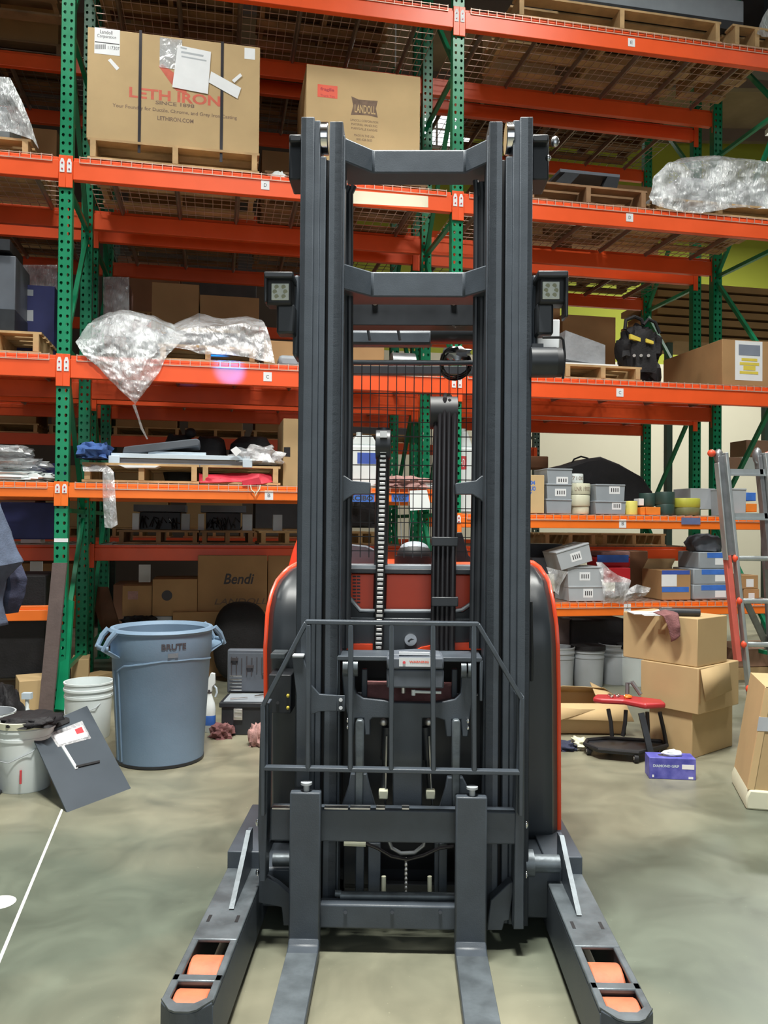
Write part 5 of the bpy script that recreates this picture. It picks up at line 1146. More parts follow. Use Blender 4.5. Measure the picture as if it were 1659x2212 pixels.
    add('white_plate', MB().pbox(TR, 1161, 1209, 690, 760, .08, .1), 'paper')
    return thing('reach_truck', 'charcoal grey and orange reach truck with tall mast, forks forward, facing the viewer', 'forklift', TR, PT)
truck()
# blue safety spot and white rear work light of the truck, both shining on the racking behind
def spot(name, loc, aim, energy, col, ang, blend=.4, r=.02):
    l = bpy.data.lights.new(name, 'SPOT'); l.energy = energy; l.color = col; l.spot_size = math.radians(ang); l.spot_blend = blend; l.shadow_soft_size = r
    o = bpy.data.objects.new(name, l); COL.objects.link(o); o.location = loc
    o.rotation_euler = (Vector(aim)-Vector(loc)).to_track_quat('-Z', 'Y').to_euler(); return o
a = tow(RK, R(497, 800, -.02))
spot('blue_safety_spot', (-.35, 5.0, 2.25), a, 1800, (.0, .15, 1.0), 8.5, .8)
a = tow(RK, R(840, 440, -.02))
spot('rear_work_spot', (.12, 4.9, 2.5), a, 90, (1, .97, .9), 16, .8)
# ---------------------------------------------------------------- floor things, left
c = G(343, 1664); Yc = c[1]+.25
def brute():
    cx, cy = (349-829.5)/F*Yc+.012, Yc; r0, r1, h = .255, .300, .80
    prof = [(0, .0), (r0-.02, 0), (r0, .02), (r0+.035, h-.17), (r0+.042, h-.155), (r0+.044, h-.03), (r1, h-.03), (r1+.012, h-.015), (r1, h), (r1-.02, h), (r1-.035, h-.02), (r0+.02, h-.2), (r0-.02, .03), (0, .03)]
    b = MB().lathe((cx, cy, 0), prof, 56)
    def handle(sg, a0):
        ca, sa = math.cos(a0), math.sin(a0)
        def q(r, o, z): return (cx+r*ca-o*sa, cy+r*sa+o*ca, z)
        def fn(u, v):
            o = (u-.5)*2; wd_ = .125-.035*v; e = 1-o*o*.55; r = r1-.015+(.115*v)*e if v < .8 else r1-.015+(.092-.10*(v-.8)*2.5)*e
            z = h-.012-.155*v**1.1 if v < .8 else h-.135-.10*(v-.8)
            return q(r, o*wd_, z)
        m = MB()
        # two arms, a grip lip and a scoop below
        for sg_ in (-1, 1):
            m.tube([q(r1-.005, sg_*.105, h-.012), q(r1+.03, sg_*.105, h-.05), q(r1+.062, sg_*.09, h-.115)], [.016, .014, .012], 8)
        m.grid(lambda u, v: q(r1+(.072-.035*abs(2*u-1)**2)-(.115*v), (u-.5)*.24*(1-.1*v), h-.115-.075*v), 14, 8)
        m.grid(lambda u, v: q(r1+(.076-.035*abs(2*u-1)**2), (u-.5)*.24, h-.09-.028*v), 14, 2)
        return m
    def wrap(mb_fn, a_c, span, z0, dz, rr):
        t_ = mb_fn; out = []
        for v in t_.v:
            th = a_c+v[0]*span; out.append((cx+rr*math.cos(th), cy+rr*math.sin(th), z0+v[2]*dz))
        t_.v = out; return t_
    rr = r0+.0465
    t1 = wrap(MB().text('BRUTE', -.5, 0, 0, 1, 1, bold=.035), -1.08, .48, h-.105, .036, rr)
    t2 = wrap(MB().box(-.5, .5, -.001, .001, 0, 1), -1.10, .20, h-.150, .026, rr)
    rib = MB()
    pts = []
    for i in range(40):
        th = -2.35+i*.075; z = h-.215+(.045 if i > 14 else .045*i/14) if i > 2 else h-.24+.012*i
        r_ = r0+.03+.003; pts.append((cx+r_*math.cos(th), cy+r_*math.sin(th), z-.004*max(0, i-22)*.6))
    rib.tube(pts, .007, 6)
    for th in (-2.32, -2.5):
        rib.tube([(cx+(r0+.002+.03*f)*math.cos(th), cy+(r0+.002+.03*f)*math.sin(th), .03+(h-.27)*f) for f in (0, .5, 1)], .006, 6)
    foot = MB().lathe((cx, cy, 0), [(r0-.01, .0), (r0+.003, .004), (r0+.004, .02), (r0-.01, .022)], 48)
    thing('trash_can', 'large round slate blue trash can on the floor left of the truck', 'trash can', WD, [
        P('barrel', b, 'brute_grey'), P('handle', handle(-1, math.pi+.52), 'brute_grey', solid=.007), P('handle', handle(1, .52), 'brute_grey', solid=.007),
        P('moulded_rib', rib, 'brute_grey'), P('foot_ring', foot, 'truck_black'), P('lettering', t1, 'ink'), P('embossed_logo', t2, 'bin_grey')])
brute()
def bucket(cx, cy, label, r=.148, h=.37, mat='plastic_white', lid=None, bail=True, extra=(), z=0, inner=True, group='white buckets'):
    prof = [(0, 0), (r*.86, 0), (r*.88, .006), (r*.97, h-.10), (r*1.0, h-.10), (r*1.0, h-.085), (r*.975, h-.084), (r*.98, h-.055), (r*1.03, h-.054), (r*1.03, h-.04), (r*.99, h-.039), (r*1.0, h-.012), (r*1.03, h-.01), (r*1.03, h), (r*.97, h), (r*.86, .01), (0, .01)]
    parts = [P('pail', MB().lathe((cx, cy, z), prof, 40), mat)]
    if bail:
        parts.append(P('bail_handle', MB().tube([(cx-r*1.02, cy, z+h-.13), (cx-r*.75, cy-r*.72, z+h-.20), (cx-.02, cy-r*1.06, z+h-.20), (cx+r*.6, cy-r*.86, z+h-.15), (cx+r*1.02, cy, z+h-.08)], .003, 6), 'bin_pale'))
    if lid: parts.append(P('lid', MB().lathe((cx, cy, z+h), [(0, .012), (r*.8, .012), (r*.9, .006), (r*1.06, .006), (r*1.07, -.03), (r*1.04, -.03)], 40), lid))
    return thing('bucket', label, 'bucket', WD, parts+list(extra), group)
g = G(65, 1718); bx, by = (62-829.5)/F*(g[1]+.14), g[1]+.14
bucket(bx, by, 'white bucket at the left edge behind the leaning grey plate, black bag in its mouth', extra=(
    P('rim_band', MB().lathe((bx, by, .335), [(.150, 0), (.156, .002), (.157, .035), (.150, .038)], 40), 'plastic_cream'),
    P('side_label', MB().cyl((bx+.04, by-.1435, .06), (bx+.04, by-.1425, .13), .006, 8), 'label_red'),))
lump(WD, 70, 1560, by-.02, .30, .27, .055, 'wrinkled black bag stuffed in the left-edge bucket', 'black_cloth', 'bag', 'black_bag', .35, z0=.345)
g = G(198, 1603); bucket((197-829.5)/F*(g[1]+.14), g[1]+.14, 'open white bucket between the left green post and the trash can', r=.155)
g = G(-22, 1700); bucket((-22-829.5)/F*(g[1]+.14), g[1]+.14, 'grey-white bucket cut by the left edge of the picture', mat='bin_pale')
# leaning plate
def plate():
    A = Vector(G(145, 1755)); B = Vector(G(283, 1703)); d = ray(186, 1526); k = (by+.02+.14)/d[1]*1.0
    # the plate leans back on the bucket
    e = (B-A); up = Vector((-.30, .36, 0)); 
    def hit(px, py, Y): d = ray(px, py); k = Y/d[1]; return Vector((d[0]*k, Y, H+d[2]*k))
    D_ = hit(64, 1578, A.y+.32); C_ = hit(187, 1526, B.y+.36)
    n = (B-A).cross(D_-A).normalized(); C_ = C_-n*((C_-A).dot(n))
    if n.y > 0: n = -n
    def pt(u, v, o=0): return (A+(B-A)*u+(D_-A)*v+((C_-D_)-(B-A))*u*v)+n*o
    th = .006
    body = MB().add([pt(0,0), pt(1,0), pt(1,1), pt(0,1), pt(0,0,-th), pt(1,0,-th), pt(1,1,-th), pt(0,1,-th)], [(0,1,2,3),(7,6,5,4),(0,4,5,1),(1,5,6,2),(2,6,7,3),(3,7,4,0)])
    def q(m, us, o0, o1): 
        n_ = len(us); v = [pt(u, w_, o1) for u, w_ in us]+[pt(u, w_, o0) for u, w_ in us]
        return m.add(v, [tuple(range(n_)), tuple(range(2*n_-1, n_-1, -1))]+[(i, i+n_, (i+1) % n_+n_, (i+1) % n_) for i in range(n_)])
    thing('steel_plate', 'dark grey steel plate leaning over the left-edge bucket, a clear pouch taped to it', 'steel plate', WD, [
        P('sheet', body, 'plate_grey'), P('slot_clip', q(MB(), [(.36, .90), (.60, .90), (.62, .94), (.58, .97), (.37, .97), (.34, .94)], .0002, .008), 'rubber'),
        P('clear_pouch', q(MB(), [(.27, .69), (.80, .64), (.80, .86), (.24, .87)], .0005, .003), 'film_bag', [P('paper_insert', q(MB(), [(.30, .71), (.76, .67), (.77, .81), (.28, .83)], .003, .004), 'paper', [])]),
        P('red_print', q(MB(), [(.62, .74), (.74, .73), (.745, .80), (.62, .80)], .0042, .0048), 'label_red'),
        P('cable_tie', q(MB(), [(.32, .68), (.36, .68), (.40, .39), (.36, .39)], .0005, .006), 'plastic_white'),
        P('pocket_edge', q(MB(), [(.37, .40), (.74, .36), (.75, .38), (.38, .42)], .0005, .008), 'rubber')])
plate()
def hitY(px, py, Y): d = ray(px, py); k = Y/d[1]; return (d[0]*k, Y, H+d[2]*k)
# board leaning on the left upright
Yb = 6.12
a0, a1, b0, b1 = G(82, 1545), G(113, 1545), hitY(113, 1216, 6.2), hitY(144, 1216, 6.2)
m = MB().add([a0, a1, b1, b0]+[(p[0], p[1]+.02, p[2]) for p in (a0, a1, b1, b0)], [(0,1,2,3),(7,6,5,4),(0,4,5,1),(1,5,6,2),(2,6,7,3),(3,7,4,0)])
thing('leaning_board', 'tall brownish grey board leaning against the left green post', 'board', WD, [P('leaning_board', m, 'board_brown')])
a0, a1, b1, b0 = [hitY(x, y, Y) for x, y, Y in ((118, 1532, 6.22), (142, 1534, 6.22), (158, 1300, 6.42), (146, 1296, 6.42))]
m = MB().add([a0, a1, b1, b0]+[(p[0], p[1]+.03, p[2]) for p in (a0, a1, b1, b0)], [(0,1,2,3),(7,6,5,4),(0,4,5,1),(1,5,6,2),(2,6,7,3),(3,7,4,0)])
thing('post_guard', 'green steel guard leaning at the foot of the left post', 'post guard', WD, [P('post_guard', m, 'rack_green')])
a0, a1, b1, b0 = [hitY(x, y, Y) for x, y, Y in ((232, 1400, 7.9), (272, 1400, 7.9), (232, 1268, 8.2), (190, 1268, 8.2))]
m = MB().add([a0, a1, b1, b0]+[(p[0], p[1]+.03, p[2]) for p in (a0, a1, b1, b0)], [(0,1,2,3),(7,6,5,4),(0,4,5,1),(1,5,6,2),(2,6,7,3),(3,7,4,0)])
thing('leaning_board', 'red-brown board slanting behind the trash can', 'board', WD, [P('leaning_board', m, 'board_tan')])
# hanging jacket
def jacket():
    Y = 4.2
    def gx(rows):
        pr = [[hitY(x, y, Y+dy) for x, y, dy in r] for r in rows]
        def fn(u, v):
            n = len(pr)-1; k = min(int(v*n), n-1); f = v*n-k
            def pl(r): m_ = len(r)-1; j = min(int(u*m_), m_-1); g_ = u*m_-j; return Vector(r[j]).lerp(Vector(r[j+1]), g_)
            p = pl(pr[k]).lerp(pl(pr[k+1]), f); q = p*9; p.y += .018*noise.noise(q)+.008*noise.noise(q*3); return p
        return MB().grid(fn, 26, 40)
    b = gx([[(-90, 1040, .05), (-40, 1050, .0), (-10, 1062, .05)], [(-90, 1120, .05), (-30, 1120, -.05), (8, 1110, .05)], [(-90, 1190, .05), (-10, 1190, -.06), (34, 1185, .05)], [(-90, 1225, .05), (0, 1222, -.06), (50, 1212, .05)], [(-90, 1255, .05), (-20, 1250, -.05), (12, 1250, .05)], [(-90, 1300, .05), (-20, 1300, -.04), (4, 1295, .05)], [(-90, 1350, .05), (-10, 1355, -.03), (14, 1350, .05)]])
    k = gx([[(-60, 1215, .12), (20, 1222, .10), (46, 1218, .14)], [(-60, 1250, .12), (22, 1250, .06), (60, 1250, .14)], [(-60, 1290, .12), (20, 1290, .06), (52, 1290, .14)], [(-60, 1325, .12), (15, 1325, .10), (38, 1322, .14)]])
    thing('jacket', 'blue denim jacket hanging at the left edge of the picture', 'jacket', WD, [P('body', b, 'denim', solid=.012), P('sleeve', k, 'denim_dark', solid=.012)])
jacket()
cx_, cy_ = hitY(-70, 1300, 4.35)[0], 4.35
thing('coat_stand', 'coat stand carrying the denim jacket, just past the left edge of the picture', 'coat stand', WD, [
    P('pole', MB().cyl((cx_, cy_, .02), (cx_, cy_, 1.72), .016, 16), 'alu_dark'), P('base', MB().lathe((cx_, cy_, 0), [(0, 0), (.18, 0), (.18, .015), (.03, .03), (0, .03)], 28), 'truck_black'),
    P('hook', MB().tube([(cx_, cy_, 1.66), (cx_+.02, cy_-.08, 1.64), (cx_+.03, cy_-.13, 1.67)], .008, 8), 'alu_dark')])
a = G(-80, 1560)
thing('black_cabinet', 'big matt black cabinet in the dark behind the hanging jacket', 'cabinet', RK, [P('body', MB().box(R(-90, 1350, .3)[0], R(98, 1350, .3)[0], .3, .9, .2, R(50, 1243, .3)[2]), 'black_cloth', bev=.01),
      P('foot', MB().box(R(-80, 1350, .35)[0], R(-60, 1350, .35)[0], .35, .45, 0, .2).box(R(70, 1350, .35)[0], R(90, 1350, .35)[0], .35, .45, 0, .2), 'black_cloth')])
def wbox(px0, px1, py0, py1, dep, name, label, cat, mat, rot=0, bev=.004, extra=(), Y=None):
    g_ = G((px0+px1)/2, py1) if Y is None else (0, Y, 0); Y = g_[1]
    a_ = hitY(px0, py1, Y)[0]; b_ = hitY(px1, py1, Y)[0]; zt_ = hitY((px0+px1)/2, py0, Y)[2]
    m_ = MB().box(a_, b_, Y, Y+dep, 0, zt_)
    if rot: m_.turn(0, ((a_+b_)/2, Y+dep/2, 0), 'Z', rot)
    return thing(name, label, cat, WD, [P('body', m_, mat, bev=bev)]+list(extra))
wbox(20, 86, 1470, 1545, .3, 'cardboard_box', 'torn orange-brown carton on the floor behind the left-edge bucket', 'cardboard box', 'carton', .5)
lump(WD, 5, 1590, 5.4, .22, .25, .36, 'upright wrinkled black bag at the left edge behind the bucket', 'black_cloth', 'bag', 'black_bag', .5, z0=0)
g_ = G(50, 1570); thing('spray_bottle', 'small white spray bottle behind the left-edge bucket', 'bottle', WD, [P('body', MB().lathe((hitY(58, 1560, 5.5)[0], 5.5, 0), [(0, 0), (.035, 0), (.038, .15), (.012, .2), (.012, .26)], 16), 'plastic_white'), P('trigger', MB().box(hitY(58, 1560, 5.5)[0]-.03, hitY(58, 1560, 5.5)[0]+.03, 5.48, 5.52, .26, .30), 'panel_ice')])
wbox(142, 178, 1425, 1490, .3, 'cardboard_box', 'pale carton on the floor between the two left green posts', 'cardboard box', 'carton_pale', .3)
wbox(172, 212, 1462, 1488, .3, 'cardboard_box', 'low flattened tan carton behind the open white bucket', 'cardboard box', 'carton', -.4)
# spray bottle near the toolbox
def spray():
    g_ = G(450, 1585); Y = g_[1]+.05; x = hitY(452, 1560, Y)[0]
    prof = [(0, 0), (.038, 0), (.043, .01), (.043, .16), (.036, .20), (.016, .255), (.014, .275)]
    m_ = MB().lathe((x, Y, 0), prof, 24, 1, .75)
    lab = MB().lathe((x, Y, 0), [(.0435, .05), (.0436, .051), (.0436, .115), (.0435, .116)], 24, 1, .75)
    tr = MB().prism([(x-.018, .275), (x+.018, .275), (x+.02, .31), (x+.038, .33), (x+.036, .40), (x+.01, .405), (x-.008, .36), (x-.02, .33)], 'y', Y-.015, Y+.015)
    lev = MB().tube([(x+.015, Y, .33), (x+.045, Y, .30), (x+.05, Y, .27), (x+.04, Y, .24)], .007, 8)
    thing('spray_bottle', 'white spray bottle with a blue label between the trash can and the open toolbox', 'bottle', WD, [P('body', m_, 'plastic_white'), P('label', lab, 'tape_blue'), P('spray_head', tr, 'plastic_white', bev=.003), P('trigger', lev, 'panel_ice'), P('collar', MB().cyl((x, Y, .27), (x, Y, .29), .017, 16), 'ink')])
spray()
def toolcase():
    Y = G(520, 1588)[1]; x0, x1 = hitY(478, 1560, Y)[0], hitY(572, 1560, Y)[0]; w_ = x1-x0; h = .22; d_ = .3; sx = -.02
    base = MB().box(x0, x1+.06, Y, Y+d_, 0, h).box(x0-.015, x1+.07, Y-.012, Y+d_, h-.035, h)
    zl = h; lid = MB().box(x0-.02, x1+.07, Y+d_, Y+d_+.07, zl, zl+.31)
    tray = MB().box(x0-.005, x1+.055, Y+d_-.012, Y+d_, zl+.02, zl+.285)
    slots = MB(); rr = random.Random(3)
    for i in range(9):
        xx_ = x0+.01+i*(w_+.03)/9; slots.box(xx_, xx_+.006, Y+d_-.020, Y+d_-.012, zl+.13+rr.random()*.02, zl+.25+rr.random()*.02)
    for i in range(3): slots.box(x0+.01+i*.11, x0+.06+i*.11, Y+d_-.03, Y+d_-.012, zl+.235-.05*i, zl+.255-.05*i)
    soc = MB()
    for i in range(5): soc.cyl((x0+.005, Y+d_-.03, zl+.03+i*.024), (x0+.09, Y+d_-.03, zl+.03+i*.024), .006, 10)
    top = MB().box(x0+.01, x1+.05, Y+.01, Y+d_-.02, h-.004, h+.004)
    wr = MB().cyl((x0+.20, Y+.14, h+.012), (x0+.30, Y+.2, h+.012), .01, 10).cyl((x0+.05, Y+.05, h+.012), (x0+.16, Y+.09, h+.012), .007, 10)
    lt = MB().box(x0+.085, x0+.145, Y-.02, Y-.011, .105, .18); lt2 = MB().box(x0+.09, x0+.14, Y-.024, Y-.02, .12, .13).box(x0+.09, x0+.14, Y-.024, Y-.02, .155, .165)
    thing('tool_case', 'open black tool case with a grey socket tray, between trash can and truck', 'toolbox', WD, [
        P('base', base, 'truck_black', bev=.006), P('lid', lid, 'machine_grey', bev=.01), P('tool_tray', tray, 'machine_grey', [P('tool_slots', slots, 'ink')]), P('sockets', soc, 'chrome'), P('tray_insert', top, 'bin_grey'), P('wrench', wr, 'chrome'), P('latch', lt, 'zinc', [P('latch_rib', lt2, 'chrome')], .002)])
toolcase()
g_ = G(478, 1592); lump(WD, 478, 1592, g_[1], .15, .14, .09, 'maroon rag on the floor in front of the tool case', 'rag_maroon', z0=.0, n=30)
g_ = G(553, 1612); lump(WD, 556, 1612, g_[1]+.04, .10, .14, .13, 'pinkish brown rag on the floor against the truck', 'rag_pink', z0=.0, n=30)
# floor markings
a = G(132, 1748); b = G(-20, 2110)
struct('trim_20', MB().add([(a[0], a[1], .001), (a[0]+.012, a[1], .001), (b[0]+.012, b[1], .001), (b[0], b[1], .001)], [(0, 3, 2, 1)]), 'mark_white', label='thin pale line across the floor')
g_ = G(-2, 1950); struct('trim_21', MB().lathe((g_[0], g_[1], .0012), [(0, 0), (.06, 0)], 24), 'mark_white', label='round white spot on the floor')
# ---------------------------------------------------------------- right floor
def boxrot(px_c, Y, half_w, half_d, ang, z0, z1, label, mat='carton', extra=None, name='cardboard_box', group=None):
    cx = (px_c-829.5)/F*Y; fr = (cx, Y, ang)
    m_ = MB().box(-half_w, half_w, -half_d, half_d, z0, z1)
    ex = extra(half_w, half_d, z0, z1) if extra else []
    seam = MB().box(-half_w-.001, half_w+.001, -half_d*1.0-.0, -half_d+.0, z1, z1)
    return thing(name, label, 'cardboard box', fr, [P('body', m_, mat, bev=.005)]+ex, group)
# corner at px 1508-1512; left faces wide, right faces narrower
Yk = G(1500, 1640)[1]; ang = .62
def stackc(cpx, cY, lw, rw, z0, z1, label, mat, extra=None):
    """near vertical corner at (cpx,cY); left face length lw, right face length rw"""
    cx = (cpx-829.5)/F*cY; c_, s_ = math.cos(-ang), math.sin(-ang)
    # u runs along the left face away from the corner, v along the right face
    u = Vector((-math.cos(.873), math.sin(.873), 0)); v = Vector((math.sin(.55), math.cos(.55), 0))
    v = Vector((u.y, -u.x, 0))
    A = Vector((cx, cY, 0)); pts = [A, A+v*rw, A+v*rw+u*lw, A+u*lw]
    m_ = MB().prism([(p.x, p.y) for p in pts], 'z', z0, z1)
    ex = extra(A, u, v, lw, rw, z0, z1) if extra else []
    return thing('cardboard_box', label, 'cardboard box', WD, [P('body', m_, mat, bev=.005)]+ex, 'stacked tan cartons')
def quadp(A, u, z, us, zs, off, nrm):
    vs = [A+u*us[0]+nrm*off, A+u*us[1]+nrm*off]; return MB().add([(vs[0].x, vs[0].y, zs[0]), (vs[1].x, vs[1].y, zs[0]), (vs[1].x, vs[1].y, zs[1]), (vs[0].x, vs[0].y, zs[1]), (vs[0].x+nrm.x*.002, vs[0].y+nrm.y*.002, zs[0]), (vs[1].x+nrm.x*.002, vs[1].y+nrm.y*.002, zs[0]), (vs[1].x+nrm.x*.002, vs[1].y+nrm.y*.002, zs[1]), (vs[0].x+nrm.x*.002, vs[0].y+nrm.y*.002, zs[1])], [(0,1,2,3),(4,7,6,5),(0,4,5,1),(1,5,6,2),(2,6,7,3),(3,7,4,0)])
def flapx(A, u, v, lw, rw, z0, z1):
    n_ = -u
    f = MB().add([tuple(A+v*.02+n_*.004+Vector((0, 0, z1-.01))), tuple(A+v*(rw*.72)+n_*.004+Vector((0, 0, z1-.0))), tuple(A+v*(rw*.70)+n_*.03+Vector((0, 0, z1-.17))), tuple(A+v*.03+n_*.03+Vector((0, 0, z1-.20)))], [(0, 3, 2, 1)])
    return [P('flap', f, 'carton', solid=.004), P('gap_shadow_slot', quadp(A, v, 0, (.004, .02), (z1-.21, z1-.01), .0005, n_), 'carton_brown')]
zA1 = 0.283; zA2 = .568; zA3 = .868
stackc(1497, Yk-.0, .30, .50, 0, zA1, 'tan carton on the floor, bottom of the stack behind the blue glove box', 'carton')
stackc(1510, Yk-.06, .40, .50, zA1+.002, zA2, 'tan carton with an opened side flap, middle of the floor stack', 'carton', flapx)
stackc(1508, Yk-.04, .53, .36, zA2+.002, zA3, 'tan carton with a brown rag hanging over it, top of the floor stack', 'carton', lambda A, u, v, lw, rw, z0, z1: [P('printed_emblem', quadp(A, u, 0, (.22, .27), (z1-.12, z1-.09), .0006, -v if v.y > 0 else v), 'carton_brown')])
def hangrag():
    Y = Yk+.02
    pr = [[(1408, 1322, .10), (1432, 1316, .08), (1460, 1322, .1)], [(1430, 1330, -.02+.05), (1445, 1326, .0+.03), (1463, 1330, .02)], [(1440, 1355, .02), (1452, 1352, .0), (1465, 1350, .0)], [(1446, 1385, .03), (1456, 1380, .01), (1466, 1372, .0)]]
    rows = [[hitY(x, y, Y+d) for x, y, d in r] for r in pr]
    def fn(u, v):
        n = 3; k = min(int(v*n), n-1); f = v*n-k
        def pl(r): j = min(int(u*2), 1); return Vector(r[j]).lerp(Vector(r[j+1]), u*2-j)
        p = pl(rows[k]).lerp(pl(rows[k+1]), f); p.y += .012*noise.noise(p*25)-.03; return p
    thing('rag', 'brown rag draped over the top edge of the tan carton stack', 'rag', WD, [P('rag', MB().grid(fn, 14, 18), 'rag_maroon', solid=.004)])
hangrag()
c0, c1 = hitY(1424, 1306, Yk+.12), hitY(1512, 1314, Yk+.08)
thing('caulk_tube', 'black sealant tube with white nozzle lying on the tan carton stack', 'tube', WD, [P('body', MB().cyl((c0[0], c0[1], zA3+.027), (c1[0], c1[1], zA3+.027), .024, 20), 'truck_black'),
    P('label', MB().cyl((c0[0]+.015, c0[1]-.0, zA3+.027), (c0[0]+.08, c0[1]-.001, zA3+.027), .0245, 20), 'bin_pale'), P('nozzle', MB().tube([(c0[0], c0[1], zA3+.027), (c0[0]-.07, c0[1], zA3+.02)], [.012, .004], 10), 'plastic_white')])
thing('paper_sheets', 'white papers lying on the tan carton stack', 'paper', WD, [P('paper_sheets', MB().box(c0[0]-.14, c0[0]+.25, c0[1]+.06, c0[1]+.22, zA3+.001, zA3+.006).box(c0[0]-.1, c0[0]-.0, c0[1]-.02, c0[1]+.03, zA3+.001, zA3+.004), 'paper')])
# open carton on the floor
def opencarton():
    Y = G(1270, 1590)[1]+.05; x0, x1 = hitY(1195, 1560, Y)[0], hitY(1352, 1560, Y)[0]; h = .21
    b = MB().box(x0, x1, Y, Y+.01, 0, h).box(x0, x1, Y+.4, Y+.41, 0, h).box(x0, x0+.01, Y, Y+.4, 0, h).box(x1-.01, x1, Y, Y+.4, 0, h).box(x0, x1, Y, Y+.4, 0, .005)
    thing('cardboard_box', 'low open carton on the floor with raised flaps, behind the red stool', 'cardboard box', WD, [P('body', b, 'carton'),
        P('flap', MB().add([(x0, Y, h), (x1-.03, Y, h), (x1-.16, Y-.02, h-.02), (x0, Y-.10, h-.10)], [(0, 1, 2, 3)]).add([(x0, Y-.005, h), (x1, Y-.005, h), (x1+.03, Y-.09, h-.10), (x0-.05, Y-.07, h-.09)], [(0, 3, 2, 1)]), 'carton_pale', solid=.004),
        P('flap', MB().add([(x0, Y+.4, h), (x1, Y+.4, h), (x1-.10, Y+.2, h+.07), (x0+.1, Y+.16, h+.09)], [(0, 1, 2, 3)]), 'carton', solid=.004),
        P('flap', MB().add([(x1, Y, h), (x1, Y+.4, h), (x1-.16, Y+.36, h+.08), (x1-.20, Y+.04, h+.05)], [(0, 1, 2, 3)]), 'carton', solid=.004)])
opencarton()
# buckets under the right shelf
for i, (px, py, nm, lid) in enumerate(((1275, 1545, 'with a black lid, under the lowest shelf behind the open carton', 'black_cloth'), (1210, 1540, 'beside the truck cover under the lowest shelf', None), (1375, 1560, 'half hidden by the carton stack', 'rubber'), (1345, 1530, 'between two others under the lowest shelf', None))):
    g_ = R(px, 1450, .25); wpt = tow(RK, (g_[0], .30+.1*(i == 3), 0))
    bucket(wpt[0], wpt[1], ('pale grey bucket ' if i != 2 else 'white bucket ')+nm, mat='bin_pale' if i != 2 else 'plastic_white', lid=lid, bail=False, r=.145, h=.36, group='buckets under the shelf')
slab(1235, 1356, 1338, 1432, .45, .4, 'black_crate', 'big black crate in the dark under the lowest shelf', 'crate', 'black_cloth', .02)
slab(1150, 1236, 1335, 1440, .5, .4, 'grey_crate', 'grey-brown crate under the lowest shelf beside the truck cover', 'crate', 'board_brown', .02)
lump(WD, 1220, 1605, 5.35, .14, .12, .05, 'dark blue-grey rag on the floor beside the truck', 'denim_dark', z0=0)
lump(WD, 1255, 1600, 5.38, .14, .12, .06, 'tangle of pale shavings on the floor left of the stool', 'plastic_cream', 'debris', 'shavings', .9, z0=0, n=30)
